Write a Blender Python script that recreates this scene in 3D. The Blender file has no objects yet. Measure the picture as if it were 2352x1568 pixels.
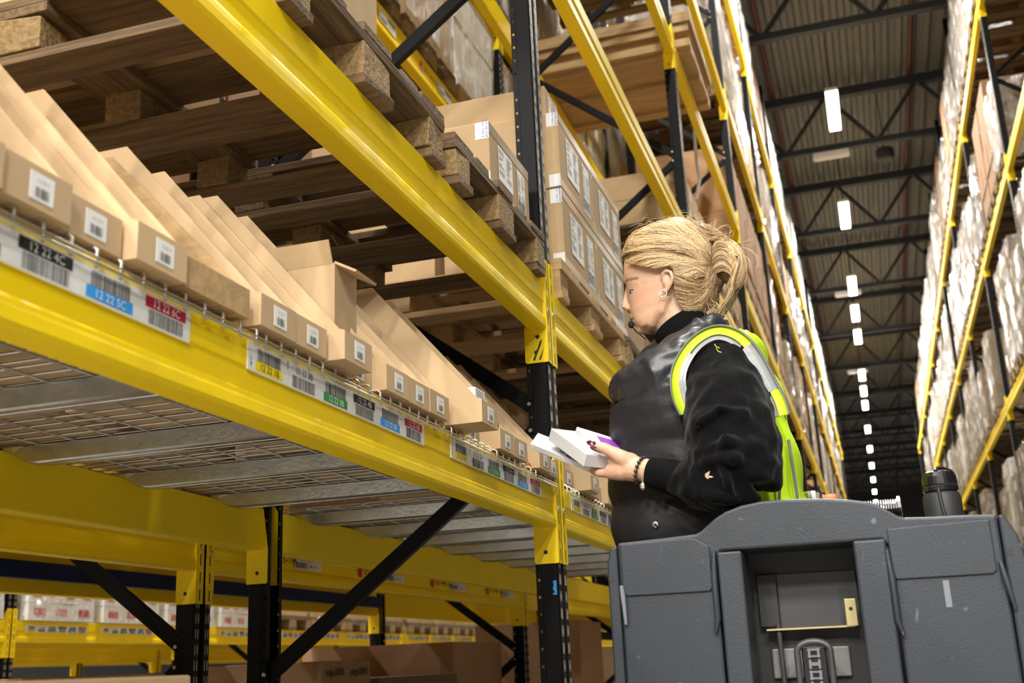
import bpy, bmesh, math, random
from mathutils import Vector, Matrix, Euler, noise
C = bpy.context.scene.collection
R = random.Random(7)
V = Vector
PI = math.pi
# ---------------------------------------------------------------- camera, world, exposure
F_PX, YAW, PITCH, ROLL, ZC = 2596.9, -0.301601, 0.279461, -0.0432741, 0.9
_f = V((math.sin(YAW)*math.cos(PITCH), math.cos(YAW)*math.cos(PITCH), math.sin(PITCH)))
_r = V((math.cos(YAW), -math.sin(YAW), 0)); _u = _r.cross(_f)
_r2 = _r*math.cos(ROLL)+_u*math.sin(ROLL); _u2 = -_r*math.sin(ROLL)+_u*math.cos(ROLL)
cd = bpy.data.cameras.new('camera'); cam = bpy.data.objects.new('camera', cd); C.objects.link(cam)
cd.sensor_width = 36; cd.lens = F_PX*36/2352; cd.clip_end = 300; cd.clip_start = 0.05
M = Matrix((_r2, _u2, -_f)).transposed().to_4x4(); M.translation = V((0, 0, ZC)); cam.matrix_world = M
cd.dof.use_dof = True; cd.dof.focus_distance = 2.75; cd.dof.aperture_fstop = 5.0; cd.dof.aperture_blades = 0
bpy.context.scene.camera = cam
def at(px, py, Y):            # a point of the place at depth Y
    d = _f*F_PX + _r2*(px-1176) - _u2*(py-784); t = Y/d.y
    return V((d.x*t, Y, ZC+d.z*t))
sc = bpy.context.scene
sc.view_settings.view_transform = 'Standard'; sc.view_settings.look = 'None'
sc.view_settings.exposure = 0.33; sc.view_settings.gamma = 1
w = bpy.data.worlds.new('world'); sc.world = w; w.use_nodes = True
w.node_tree.nodes['Background'].inputs[0].default_value = (1.0, 0.93, 0.82, 1)
w.node_tree.nodes['Background'].inputs[1].default_value = 0.13
LAMP_W = 165
# ---------------------------------------------------------------- materials
MATS = {}
def newmat(name):
    m = bpy.data.materials.new(name); m.use_nodes = True; MATS[name] = m
    return m, m.node_tree, m.node_tree.nodes['Principled BSDF']
def sock(b, n, v):
    if n in b.inputs: b.inputs[n].default_value = v
def pbr(name, col, rough=0.5, metal=0.0, var=0.0, vscale=8, vstretch=(1,1,1), bump=0.0, bscale=60, coat=0.0, dark=None, objvar=0.0, spec=0.5, dirt=0.0):
    m, t, b = newmat(name)
    sock(b, 'Roughness', rough); sock(b, 'Metallic', metal); sock(b, 'Coat Weight', coat); sock(b, 'Specular IOR Level', spec)
    c = (*col, 1); b.inputs['Base Color'].default_value = c
    N = t.nodes; L = t.links
    tc = N.new('ShaderNodeTexCoord'); mp = N.new('ShaderNodeMapping'); mp.inputs['Scale'].default_value = vstretch
    L.new(tc.outputs['Object'], mp.inputs['Vector'])
    out = None
    if var > 0:
        n = N.new('ShaderNodeTexNoise'); n.inputs['Scale'].default_value = vscale; n.inputs['Detail'].default_value = 6; n.inputs['Roughness'].default_value = 0.65
        L.new(mp.outputs[0], n.inputs['Vector'])
        r = N.new('ShaderNodeValToRGB'); r.color_ramp.elements[0].position = 0.3; r.color_ramp.elements[1].position = 0.72
        d = dark or tuple(x*(1-var) for x in col)
        r.color_ramp.elements[0].color = (*d, 1); r.color_ramp.elements[1].color = c
        L.new(n.outputs['Fac'], r.inputs['Fac']); out = r.outputs['Color']
    if dirt > 0:
        n2 = N.new('ShaderNodeTexNoise'); n2.inputs['Scale'].default_value = 3.1; n2.inputs['Detail'].default_value = 9; n2.inputs['Roughness'].default_value = 0.8
        L.new(tc.outputs['Object'], n2.inputs['Vector'])
        r2 = N.new('ShaderNodeValToRGB'); r2.color_ramp.elements[0].position = 0.55; r2.color_ramp.elements[1].position = 0.75
        r2.color_ramp.elements[0].color = (1, 1, 1, 1); r2.color_ramp.elements[1].color = (1-dirt, 1-dirt, 1-dirt, 1)
        L.new(n2.outputs['Fac'], r2.inputs['Fac'])
        mx = N.new('ShaderNodeMixRGB'); mx.blend_type = 'MULTIPLY'; mx.inputs[0].default_value = 1
        if out: L.new(out, mx.inputs[1])
        else: mx.inputs[1].default_value = c
        L.new(r2.outputs['Color'], mx.inputs[2]); out = mx.outputs[0]
    if objvar > 0:
        oi = N.new('ShaderNodeObjectInfo'); hs = N.new('ShaderNodeHueSaturation')
        mr = N.new('ShaderNodeMapRange'); mr.inputs['To Min'].default_value = 1-objvar; mr.inputs['To Max'].default_value = 1+objvar
        L.new(oi.outputs['Random'], mr.inputs['Value']); L.new(mr.outputs[0], hs.inputs['Value'])
        if out: L.new(out, hs.inputs['Color'])
        else: hs.inputs['Color'].default_value = c
        out = hs.outputs[0]
    if out: L.new(out, b.inputs['Base Color'])
    if bump > 0:
        n3 = N.new('ShaderNodeTexNoise'); n3.inputs['Scale'].default_value = bscale; n3.inputs['Detail'].default_value = 4
        L.new(mp.outputs[0], n3.inputs['Vector'])
        bp = N.new('ShaderNodeBump'); bp.inputs['Strength'].default_value = bump; bp.inputs['Distance'].default_value = 0.01
        L.new(n3.outputs['Fac'], bp.inputs['Height']); L.new(bp.outputs[0], b.inputs['Normal'])
    return m
def emis(name, col, s):
    m, t, b = newmat(name); b.inputs['Base Color'].default_value = (*col, 1)
    sock(b, 'Emission Color', (*col, 1)); sock(b, 'Emission Strength', s); return m
pbr('yellow', (0.97, 0.69, 0.003), 0.50, 0, 0.08, 3, (1, .3, 1), 0.03, 40, dirt=0.12, spec=0.35)
pbr('yellow_dull', (0.74, 0.47, 0.004), 0.42, 0, 0.15, 3, dirt=0.2)
pbr('black_steel', (0.005, 0.005, 0.006), 0.45, 0, 0.3, 10, dirt=0.2, spec=.16)
pbr('blue_steel', (0.045, 0.06, 0.095), 0.35, 0, 0.3, 10)
pbr('navy_steel', (0.004, 0.016, 0.085), 0.6, spec=.2)
pbr('load_carton', (0.25, 0.185, 0.12), 0.8, 0, 0.3, 6, objvar=0.35)
pbr('galvanised', (0.62, 0.62, 0.61), 0.27, 0.95, 0.25, 25, bump=0.05, bscale=90)
pbr('wire', (0.72, 0.70, 0.66), 0.3, 0.85)
pbr('slot_edge', (0.42, 0.38, 0.32), 0.45, 0.5)
pbr('steel_bolt', (0.7, 0.68, 0.64), 0.3, 0.9)
pbr('cardboard', (0.52, 0.36, 0.195), 0.8, 0, 0.10, 14, bump=0.04, bscale=120, objvar=0.10)
pbr('cardboard_kraft', (0.55, 0.385, 0.215), 0.8, 0, 0.08, 60, (1, 1, 6), bump=0.05, bscale=150, objvar=0.08)
pbr('cardboard_brown', (0.36, 0.20, 0.10), 0.8, 0, 0.12, 14, objvar=0.12)
pbr('cardboard_dark', (0.20, 0.12, 0.06), 0.85, 0, 0.2, 9)
pbr('wood_x', (0.25, 0.155, 0.072), 0.8, 0, 0.80, 9, (.35, 7, 7), bump=0.35, bscale=22, objvar=0.18, dirt=0.35)
pbr('wood_y', (0.25, 0.155, 0.072), 0.8, 0, 0.78, 9, (7, .35, 7), bump=0.35, bscale=22, objvar=0.18, dirt=0.3)
pbr('wood_chip', (0.40, 0.26, 0.11), 0.85, 0, 0.6, 70, bump=0.5, bscale=110, objvar=0.2, dirt=0.3)
pbr('wood_new', (0.56, 0.36, 0.16), 0.7, 0, 0.4, 7, (.5, 6, 6), bump=0.1, bscale=25, objvar=0.12)
pbr('white_label', (0.78, 0.78, 0.76), 0.45)
pbr('ink', (0.012, 0.012, 0.013), 0.6)
pbr('ink_grey', (0.18, 0.18, 0.18), 0.6)
pbr('tag_yellow', (0.90, 0.70, 0.01), 0.5); pbr('tag_green', (0.03, 0.30, 0.07), 0.5); pbr('tag_blue', (0.03, 0.32, 0.80), 0.5)
pbr('tag_red', (0.50, 0.01, 0.05), 0.5); pbr('tag_orange', (0.75, 0.22, 0.02), 0.5)
pbr('tape', (0.50, 0.40, 0.28), 0.18, coat=0.5); pbr('film_white', (.75, .75, .75), .4); pbr('tape_blue', (0.03, 0.10, 0.45), 0.5)
pbr('strap_black', (0.01, 0.01, 0.012), 0.5)
pbr('white_plastic', (0.80, 0.80, 0.80), 0.35, coat=0.2)
pbr('concrete', (0.22, 0.21, 0.19), 0.35, 0, 0.15, 2)
pbr('roof_sheet', (0.21, 0.195, 0.17), 0.55, 0, 0.18, 1.5, (1, .1, 1))
pbr('truss_paint', (0.035, 0.037, 0.045), 0.55)
pbr('pipe_red', (0.12, 0.025, 0.015), 0.5)
pbr('wall_panel', (0.07, 0.07, 0.07), 0.6, 0, 0.1, 2)
pbr('lamp_housing', (0.75, 0.75, 0.74), 0.4)
emis('lamp_glow', (1.0, 0.96, 0.86), 26)
def film_mat():
    m, t, b = newmat('stretch_film'); N = t.nodes; L = t.links
    out = [n for n in N if n.type == 'OUTPUT_MATERIAL'][0]; N.remove(b)
    tr = N.new('ShaderNodeBsdfTransparent'); tr.inputs[0].default_value = (.96, .95, .93, 1)
    gl = N.new('ShaderNodeBsdfGlossy'); gl.inputs['Roughness'].default_value = 0.08; gl.inputs[0].default_value = (1, 1, 1, 1)
    df = N.new('ShaderNodeBsdfDiffuse'); df.inputs[0].default_value = (.75, .72, .68, 1)
    tc = N.new('ShaderNodeTexCoord'); oi = N.new('ShaderNodeObjectInfo')
    ad = N.new('ShaderNodeVectorMath'); ad.operation = 'ADD'; L.new(tc.outputs['Object'], ad.inputs[0]); L.new(oi.outputs['Location'], ad.inputs[1])
    mp = N.new('ShaderNodeMapping'); mp.inputs['Scale'].default_value = (17, 17, 4); L.new(ad.outputs[0], mp.inputs[0])
    n = N.new('ShaderNodeTexNoise'); n.inputs['Scale'].default_value = 1.6; n.inputs['Detail'].default_value = 6; n.inputs['Distortion'].default_value = 1.2
    L.new(mp.outputs[0], n.inputs['Vector'])
    bp = N.new('ShaderNodeBump'); bp.inputs['Strength'].default_value = 1.0; bp.inputs['Distance'].default_value = 0.08
    L.new(n.outputs['Fac'], bp.inputs['Height']); L.new(bp.outputs[0], gl.inputs['Normal'])
    m1 = N.new('ShaderNodeMixShader'); m1.inputs[0].default_value = 0.10; L.new(gl.outputs[0], m1.inputs[1]); L.new(df.outputs[0], m1.inputs[2])
    m2 = N.new('ShaderNodeMixShader'); m2.inputs[0].default_value = 0.40
    mr = N.new('ShaderNodeMapRange'); mr.inputs['From Min'].default_value = .35; mr.inputs['From Max'].default_value = .68; mr.inputs['To Min'].default_value = .10; mr.inputs['To Max'].default_value = .58
    L.new(n.outputs['Fac'], mr.inputs['Value']); L.new(mr.outputs[0], m2.inputs[0])
    L.new(tr.outputs[0], m2.inputs[1]); L.new(m1.outputs[0], m2.inputs[2]); L.new(m2.outputs[0], out.inputs['Surface'])
film_mat()
# ---------------------------------------------------------------- mesh helpers
class MB:
    def __init__(s): s.v = []; s.f = []; s.m = []; s.mats = []
    def mi(s, m):
        if m not in s.mats: s.mats.append(m)
        return s.mats.index(m)
    def face(s, pts, m):
        k = len(s.v); s.v += [tuple(p) for p in pts]; s.f.append(tuple(range(k, k+len(pts)))); s.m.append(s.mi(m))
    def grid(s, rows, m, closed_u=False, closed_v=False):       # rows of equal length
        k = len(s.v); nr = len(rows); nc = len(rows[0]); i0 = s.mi(m)
        for r in rows: s.v += [tuple(p) for p in r]
        for i in range(nr if closed_v else nr-1):
            for j in range(nc if closed_u else nc-1):
                a = k+i*nc+j; b = k+i*nc+(j+1) % nc; c = k+((i+1) % nr)*nc+(j+1) % nc; d = k+((i+1) % nr)*nc+j
                s.f.append((a, b, c, d)); s.m.append(i0)
    def box(s, x0, x1, y0, y1, z0, z1, m, jit=0.0):
        k = len(s.v); j = lambda: R.uniform(-jit, jit)
        for x in (x0, x1):
            for y in (y0, y1):
                for z in (z0, z1): s.v.append((x+j(), y+j(), z+j()))
        for q in ((0, 1, 3, 2), (4, 6, 7, 5), (0, 4, 5, 1), (2, 3, 7, 6), (0, 2, 6, 4), (1, 5, 7, 3)):
            s.f.append(tuple(k+a for a in q)); s.m.append(s.mi(m))
    def obox(s, c, ax, ay, az, m):                              # oriented box: centre, half vectors
        k = len(s.v)
        for a in (-1, 1):
            for b in (-1, 1):
                for d in (-1, 1): s.v.append(tuple(V(c)+V(ax)*a+V(ay)*b+V(az)*d))
        for q in ((0, 1, 3, 2), (4, 6, 7, 5), (0, 4, 5, 1), (2, 3, 7, 6), (0, 2, 6, 4), (1, 5, 7, 3)):
            s.f.append(tuple(k+a for a in q)); s.m.append(s.mi(m))
    def bar(s, a, b, w, h, m, up=(0, 0, 1)):
        a = V(a); b = V(b); d = (b-a).normalized(); sd = d.cross(V(up)).normalized(); u = sd.cross(d)
        s.obox((a+b)/2, (b-a)/2, sd*w/2, u*h/2, m)
    def prism(s, poly, f0, f1, m, caps=True):                   # poly list of 2D, f0/f1 map (u,v)->3D
        n = len(poly); k = len(s.v); s.v += [tuple(f0(p)) for p in poly]+[tuple(f1(p)) for p in poly]; i0 = s.mi(m)
        for i in range(n): s.f.append((k+i, k+(i+1) % n, k+n+(i+1) % n, k+n+i)); s.m.append(i0)
        if caps:
            s.f.append(tuple(range(k+n-1, k-1, -1))); s.m.append(i0); s.f.append(tuple(range(k+n, k+2*n))); s.m.append(i0)
    def tube(s, pts, rad, m, n=8, closed=False, caps=True):
        pts = [V(p) for p in pts]; N_ = len(pts)
        rs = rad if isinstance(rad, (list, tuple)) else [rad]*N_
        t0 = (pts[1]-pts[0]).normalized(); ref = V((0, 0, 1)) if abs(t0.z) < .9 else V((1, 0, 0)); nn = t0.cross(ref).normalized()
        rows = []
        for i, p in enumerate(pts):
            a = pts[(i-1) % N_] if (i or closed) else p; b = pts[(i+1) % N_] if (i < N_-1 or closed) else p
            t = (b-a).normalized(); nn = (nn-t*nn.dot(t)).normalized(); bb = t.cross(nn)
            rows.append([p+(nn*math.cos(q)+bb*math.sin(q))*rs[i] for q in [2*PI*j/n for j in range(n)]])
        s.grid(rows, m, True, closed)
        if caps and not closed: s.face(rows[0][::-1], m); s.face(rows[-1], m)
    def lathe(s, prof, c, m, n=24, axis='z'):
        rows = []
        for r, h in prof:
            rows.append([V(c)+(V((r*math.cos(q), r*math.sin(q), h)) if axis == 'z' else V((h, r*math.cos(q), r*math.sin(q)))) for q in [2*PI*j/n for j in range(n)]])
        s.grid(rows, m, True); s.face(rows[0][::-1], m); s.face(rows[-1], m)
    def sphere(s, c, r, m, n=12, sc=(1, 1, 1)):
        rows = []
        for i in range(n+1):
            a = -PI/2+PI*i/n; rows.append([V(c)+V((r*sc[0]*math.cos(a)*math.cos(q), r*sc[1]*math.cos(a)*math.sin(q), r*sc[2]*math.sin(a))) for q in [2*PI*j/(2*n) for j in range(2*n)]])
        s.grid(rows, m, True)
    def text(s, txt, o, ux, uy, h, m, off=0.0006, align='LEFT', bold=False):      # lettering: origin, right, up, cap height
        me, W = text_mesh(txt, bold); k = len(s.v); o = V(o); ux = V(ux).normalized(); uy = V(uy).normalized(); nz = ux.cross(uy)
        q = h/0.70; sh = {'LEFT': 0, 'CENTER': -W*q/2, 'RIGHT': -W*q}[align]
        s.v += [tuple(o+ux*(x*q+sh)+uy*(y*q)+nz*off) for x, y in me[0]]; i0 = s.mi(m)
        for f in me[1]: s.f.append(tuple(k+i for i in f)); s.m.append(i0)
        return W*q
    def mesh(s, name, smooth=False):
        me = bpy.data.meshes.new(name); me.from_pydata(s.v, [], s.f)
        for m in s.mats: me.materials.append(MATS[m])
        me.polygons.foreach_set('material_index', s.m)
        if smooth: me.polygons.foreach_set('use_smooth', [True]*len(s.f))
        me.update(); return me
    def build(s, name, parent=None, smooth=False, bevel=0, weld=False, fixn=False):
        me = s.mesh(name, smooth)
        if weld or fixn:
            bm = bmesh.new(); bm.from_mesh(me); bmesh.ops.remove_doubles(bm, verts=bm.verts, dist=1e-5)
            bmesh.ops.recalc_face_normals(bm, faces=bm.faces); bm.to_mesh(me); bm.free()
        o = bpy.data.objects.new(name, me); C.objects.link(o)
        if parent: o.parent = parent
        if bevel:
            b = o.modifiers.new('bevel', 'BEVEL'); b.width = bevel; b.segments = 2; b.limit_method = 'ANGLE'
        return o
_TM = {}
def text_mesh(txt, bold=False):
    if txt in _TM: return _TM[txt]
    cu = bpy.data.curves.new('t', 'FONT'); cu.body = txt; cu.size = 1; cu.space_character = 1.05
    if bold: cu.offset = 0.018
    o = bpy.data.objects.new('t', cu); C.objects.link(o); dg = bpy.context.evaluated_depsgraph_get(); dg.update()
    me = bpy.data.meshes.new_from_object(o.evaluated_get(dg)); vs = [(v.co.x, v.co.y) for v in me.vertices]; fs = [tuple(p.vertices) for p in me.polygons]
    bpy.data.objects.remove(o); bpy.data.meshes.remove(me)
    W = max([v[0] for v in vs] or [0]); _TM[txt] = ((vs, fs), W); return _TM[txt]
def empty(name, loc=(0, 0, 0), rz=0, parent=None):
    o = bpy.data.objects.new(name, None); C.objects.link(o); o.location = loc; o.rotation_euler = (0, 0, rz); o.empty_display_size = .1
    if parent: o.parent = parent
    return o
def tag(o, label, cat, group=None):
    o['label'] = label; o['category'] = cat
    if group: o['group'] = group
    return o
def struct(o): o['kind'] = 'structure'; return o
def kids(o): return [c for c in bpy.data.objects if c.parent == o]
_KC = {}
def dup(root, loc, rz=0, label=None, group=None, mirror=False):
    if root not in _KC: _KC[root] = [(c, kids(c)) for c in kids(root)]
    r = root.copy(); C.objects.link(r); r.location = loc; r.rotation_euler = (0, 0, rz)
    if mirror: r.scale = (-1, 1, 1)
    if label: r['label'] = label
    if group: r['group'] = group
    for c, gs in _KC[root]:
        k = c.copy(); C.objects.link(k); k.parent = r
        for g in gs:
            d = g.copy(); C.objects.link(d); d.parent = k
    return r
ORD = ['first', 'second', 'third', 'fourth', 'fifth', 'sixth', 'seventh', 'eighth', 'ninth', 'tenth', 'eleventh', 'twelfth', 'thirteenth', 'fourteenth']
# ---------------------------------------------------------------- the hall
YB0, YB1 = -14, 84
b = MB(); b.box(-22, 20, YB0, YB1, -0.2, 0, 'concrete'); struct(b.build('floor'))
def corrugated():
    b = MB(); prof = []; x = -22.0; p = 0.25
    while x < 20:
        prof += [(x, 0), (x+.09, 0), (x+.125, .075), (x+.215, .075)]; x += p
    rows = [[(u, Y, 12.0+h) for u, h in prof] for Y in (YB0, YB1)]
    b.grid(rows, 'roof_sheet'); b.box(-22, 20, YB0, YB1, 12.12, 12.2, 'roof_sheet'); return b.build('ceiling')
struct(corrugated())
for n, a in {'wall_back': (-22, 20, YB1, YB1+.2), 'wall_front': (-22, 20, YB0-.2, YB0), 'wall_left': (-22.2, -22, YB0, YB1), 'wall_right': (20, 20.2, YB0, YB1)}.items():
    b = MB(); b.box(*a, 0, 12.3, 'wall_panel'); struct(b.build(n))
# roof trusses: bottom chord z 10.65, top chord z 11.7
def truss_proto():
    r = empty('roof_truss')
    b = MB(); b.box(-22, 20, -.07, .07, 10.58, 10.70, 'truss_paint'); b.build('bottom_chord', r)
    b = MB(); b.box(-22, 20, -.09, .09, 11.72, 11.90, 'truss_paint'); b.build('top_chord', r)
    b = MB(); x = -22+.0; k = 0
    x = .98-.885*24
    while x < 19:
        a, c = (x, x+.885)
        za, zc = (10.64, 11.8) if k % 2 == 0 else (11.8, 10.64)
        b.bar((a, 0, za), (c, 0, zc), .07, .07, 'truss_paint', (0, 1, 0)); x += .885; k += 1
    b.build('web_bars', r); return r
TY = [17.1+4.8*i for i in range(-5, 13)]
def truss_label(i):
    return 'dark steel roof truss crossing above the aisle, %s of the trusses from the camera' % (ORD[i] if i < 14 else 'farthest')
tp = truss_proto()
for i, y in enumerate(TY):
    vis = i-4
    lab = 'dark steel roof truss, %s counted from the near end of the hall' % (ORD[i] if i < 14 else ['fifteenth', 'sixteenth', 'seventeenth', 'eighteenth'][i-14])
    if i == 0: tp.location = (0, y, 0); tag(tp, lab, 'truss', 'steel roof trusses')
    else: dup(tp, (0, y, 0), 0, lab)
for x, nm in ((-.93, 'rust red sprinkler pipe under the roof, on the main rack side of the lamps'), (1.75, 'rust red sprinkler pipe under the roof, on the opposite rack side of the lamps')):
    b = MB(); b.tube([(x, YB0+1, 11.95), (x, YB1-1, 11.95)], .05, 'pipe_red', 8); tag(b.build('sprinkler_pipe', smooth=True), nm, 'pipe')
b = MB(); b.lathe([(.15, 0), (.18, .04), (.18, .22), (.12, .26)], (1.12, 22.6, 10.5), 'truss_paint', 16); b.box(1.11, 1.13, 22.59, 22.61, 10.7, 12.08, 'truss_paint')
tag(b.build('heater_fan'), 'round dark heater fan hanging under the roof beside the lamp row', 'fan')
# ---------------------------------------------------------------- lamps along the aisles
def lamp_proto(HANG=1.78):
    r = empty('aisle_lamp')
    b = MB(); b.box(-.11, .11, -.80, .80, .02, .09, 'lamp_housing'); b.build('housing', r, bevel=.01)
    b = MB(); b.box(-.095, .095, -.78, .78, -.012, .02, 'lamp_glow'); b.build('diffuser', r)
    b = MB()
    for yy in (-.6, .6): b.tube([(0, yy, .09), (0, yy, HANG)], .006, 'truss_paint', 5)
    b.build('hanger', r); return r
lp = lamp_proto(); lpl = lamp_proto(5.9); first = True
def lamp(x, y, z, power, lab):
    global first
    if z < 9: r = dup(lpl, (x, y, z))
    elif first: r = lp; r.location = (x, y, z); first = False
    else: r = dup(lp, (x, y, z))
    tag(r, lab, 'lamp', 'long lamps hanging over the aisles')
    ld = bpy.data.lights.new('lamp_light', 'AREA'); ld.shape = 'RECTANGLE'; ld.size = .19; ld.size_y = 1.55; ld.energy = power; ld.color = (1.0, 0.965, 0.90); ld.spread = 2.9
    lo = bpy.data.objects.new('lamp_light', ld); C.objects.link(lo); lo.parent = r; lo.location = (0, 0, -.02)
HL = 10.3; k = 0
for n in list(range(-10, 0, 2))+[0, 2, 4, 5, 6, 8, 9, 10, 12, 14, 16, 18, 20, 22]:
    y = 19.55+2.68*n
    lamp(0.2, y, HL, LAMP_W, 'long white lamp over the main aisle, %s from the near end of the hall' % (ORD[k] if k < 14 else ['fifteenth', 'sixteenth', 'seventeenth', 'eighteenth', 'nineteenth'][k-14])); k += 1
for j, y in enumerate((-4, 2.5, 9, 15.5, 23)):
    lamp(-4.65, y, HL, 430, 'long white lamp over the second aisle behind the main rack, %s from the near end' % ORD[j])
for j, y in enumerate((0, 9, 19)):
    lamp(-10.3, y, HL, 430, 'long white lamp over the third aisle, %s from the near end' % ORD[j])
for j, (x, y) in enumerate(((-4.5, -5.5), (-1.5, -5.5), (1.5, -5.5), (4.5, -5.5), (-3, -8.5), (0, -8.5), (3, -8.5))):
    lamp(x, y, 6.2, 520, 'added low white fill lamp hung behind the camera, %s one' % ORD[j])  # extra lamps, put in to brighten faces turned toward the camera
for c in kids(lpl): bpy.data.objects.remove(c)
bpy.data.objects.remove(lpl)
for i, y in enumerate((21.9, 31.5, 41.1)):
    b = MB(); b.box(-.28, .42, y-.10, y+.10, 10.45, 10.56, 'white_plastic'); b.box(-.24, .38, y-.07, y+.07, 10.43, 10.45, 'lamp_housing')
    tag(b.build('cross_fitting', bevel=.01), 'flat white fitting across the lamp row on a truss, %s from the camera' % ORD[i], 'fitting')  # white crossbar fitting of the lamp row, on the truss chord
pbr('rub_mark', (.05, .04, .012), .7, 0, .6, 90)
# ---------------------------------------------------------------- rack posts, frames, beams
def perf_strip(b, P, y0, y1, z0, z1, pitch, hw, hh, m, alt=False):
    """sheet strip with rectangular slots; P(u, z) -> 3D"""
    c = (y0+y1)/2; n = int(round((z1-z0)/pitch))
    for side in ((y0, c-hw/2), (c+hw/2, y1)): b.face([P(side[0], z0), P(side[1], z0), P(side[1], z1), P(side[0], z1)], m)
    for i in range(n):
        za = z0+i*pitch; h = hh if not alt or i % 2 == 0 else hh*.62
        a = za+(pitch-h)/2; t = z0+(i+1)*pitch if i < n-1 else z1
        b.face([P(c-hw/2, za), P(c+hw/2, za), P(c+hw/2, a), P(c-hw/2, a)], m)
        b.face([P(c-hw/2, a+h), P(c+hw/2, a+h), P(c+hw/2, t), P(c-hw/2, t)], m)
        b.face([P(c-hw/2-.0015, a-.0015), P(c-hw/2, a), P(c-hw/2, a+h), P(c-hw/2-.0015, a+h+.0015)], 'slot_edge') if False else None
def post_mesh(H=10.2, m='black_steel', front='black_steel'):
    b = MB(); W = .1; D = .07
    perf_strip(b, lambda u, z: (0, u, z), .004, .036, 0.02, H, .05, .011, .028, front, True)
    perf_strip(b, lambda u, z: (0, u, z), .064, .096, 0.02, H, .05, .011, .028, front, True)
    for a, c in (((0, .036), (-.014, .042)), ((-.014, .058), (0, .064)), ((-.014, .042), (-.014, .058)), ((0, .004), (-.004, 0)), ((0, .096), (-.004, .1))):
        b.face([(a[0], a[1], 0.02), (c[0], c[1], 0.02), (c[0], c[1], H), (a[0], a[1], H)], m)
    for y, s in ((0, 1), (W, -1)):
        b.face([(-.004, y, .02), (-.050, y, .02), (-.050, y, H), (-.004, y, H)], m)
        b.face([(-.050, y, .02), (-.052, y+s*.003, .02), (-.052, y+s*.003, H), (-.050, y, H)], m)
        perf_strip(b, lambda u, z: (-u, y+s*.003, z), .052, D, 0.02, H, .05, .008, .008, m)
        b.face([(-D, y+s*.003, .02), (-D, y+s*.022, .02), (-D, y+s*.022, H), (-D, y+s*.003, H)], m)
    # light bare-metal rims of the slots
    for c in (.020, .080):
        for i in range(int((H-.02)/.05)):
            z = .02+i*.05+.011
            if z > 9: break
            b.box(-.0035, .0006, c+.0055, c+.0095, z-.002, z+.03, 'slot_edge')
            b.box(-.0035, .0006, c-.0095, c-.0055, z-.002, z+.03, 'slot_edge')
    b.box(-.11, .02, -.02, .12, 0, .02, m)
    return b.mesh('post')
PM = post_mesh()
def frame_proto(depth=1.05, zig=None, side=1):
    """side=1: front faces +X; origin at the front face of the front post, lower Y edge"""
    r = empty('rack_upright_frame')
    for k in range(2):
        o = bpy.data.objects.new('post', PM); C.objects.link(o); o.parent = r
        if k == 1: o.location = (-depth, .1, 0); o.rotation_euler = (0, 0, PI)
    zig = zig or [(('r', .20), ('f', .95)), (('f', 1.0), ('r', 1.70)), (('r', 1.75), ('f', 2.5)), (('f', 2.55), ('r', 3.3)), (('r', 3.35), ('f', 4.1)), (('f', 4.15), ('r', 4.9)), (('r', 4.95), ('f', 5.7)), (('f', 5.75), ('r', 6.5)), (('r', 6.55), ('f', 7.3)), (('f', 7.35), ('r', 8.1)), (('r', 8.15), ('f', 8.9)), (('f', 8.95), ('r', 9.7))]
    X = {'f': -.055, 'r': -depth+.055}
    for (a, za), (c, zc) in zig:
        b = MB(); A = V((X[a], .05, za)); B = V((X[c], .05, zc)); d = (B-A).normalized(); n = V((-d.z, 0, d.x))
        b.obox((A+B)/2, (B-A)/2, V((0, .0015, 0)), n*.022, 'black_steel')
        for s in (-1, 1): b.obox((A+B)/2+n*.022*s+V((0, .012, 0)), (B-A)/2, V((0, .012, 0)), n*.0015, 'black_steel')
        o = b.build('diagonal_brace', r); o.location = (0, -.022, 0)
        for P in (A, B):
            c_ = P+d*(.012 if P is A else -.012); q = MB()
            q.prism([(.0065*math.cos(t), .0065*math.sin(t)) for t in [PI*i/3 for i in range(6)]], lambda p: (c_.x+p[0], .017, c_.z+p[1]), lambda p: (c_.x+p[0], .024, c_.z+p[1]), 'steel_bolt')
            q.build('bolt', o)
    for zc in (.15,):
        b = MB(); b.box(-depth+.05, -.05, .03, .07, zc-.02, zc+.02, 'black_steel'); b.build('horizontal_brace', r)
    return r
zig0 = [(('r', .20), ('f', .80)), (('r', .9), ('f', 1.61)), (('f', 1.68), ('r', 2.38)), (('r', 2.66), ('f', 3.37)), (('f', 3.45), ('r', 4.15)), (('r', 4.2), ('f', 4.9)), (('f', 4.95), ('r', 5.7)), (('r', 5.75), ('f', 6.5)), (('f', 6.6), ('r', 7.3)), (('r', 7.35), ('f', 8.1))]
XL = -.92; P0 = 3.32; PITCH_Y = 3.63
def post_y(k): return P0+PITCH_Y*k
f0 = frame_proto(1.05, zig0); f0.location = (XL, P0, 0)
tag(f0, 'black perforated rack upright frame beside the woman, with a blue chalk smudge', 'rack upright', 'rack upright frames')
b = MB()
for i in range(7): b.box(XL-.004+R.uniform(-.004, 0), XL-.0005, P0-.0012, P0-.0004, 1.005+i*.006, 1.010+i*.006, 'tag_blue') if False else b.box(-.013-R.uniform(0, .006), -.006, -.0012, -.0004, 1.10+i*.006, 1.105+i*.006, 'tag_blue')
b.build('blue_chalk_mark', f0)
fp = frame_proto(1.05)
def place_frame(x, y, rz, lab, proto=[fp], used=[False]):
    if not used[0]: r = fp; r.location = (x, y, 0); r.rotation_euler = (0, 0, rz); used[0] = True; tag(r, lab, 'rack upright', 'rack upright frames'); return r
    return dup(fp, (x, y, 0), rz, lab)
place_frame(XL, post_y(-1), 0, 'black rack upright frame ending the main rack beside the camera')
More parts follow.
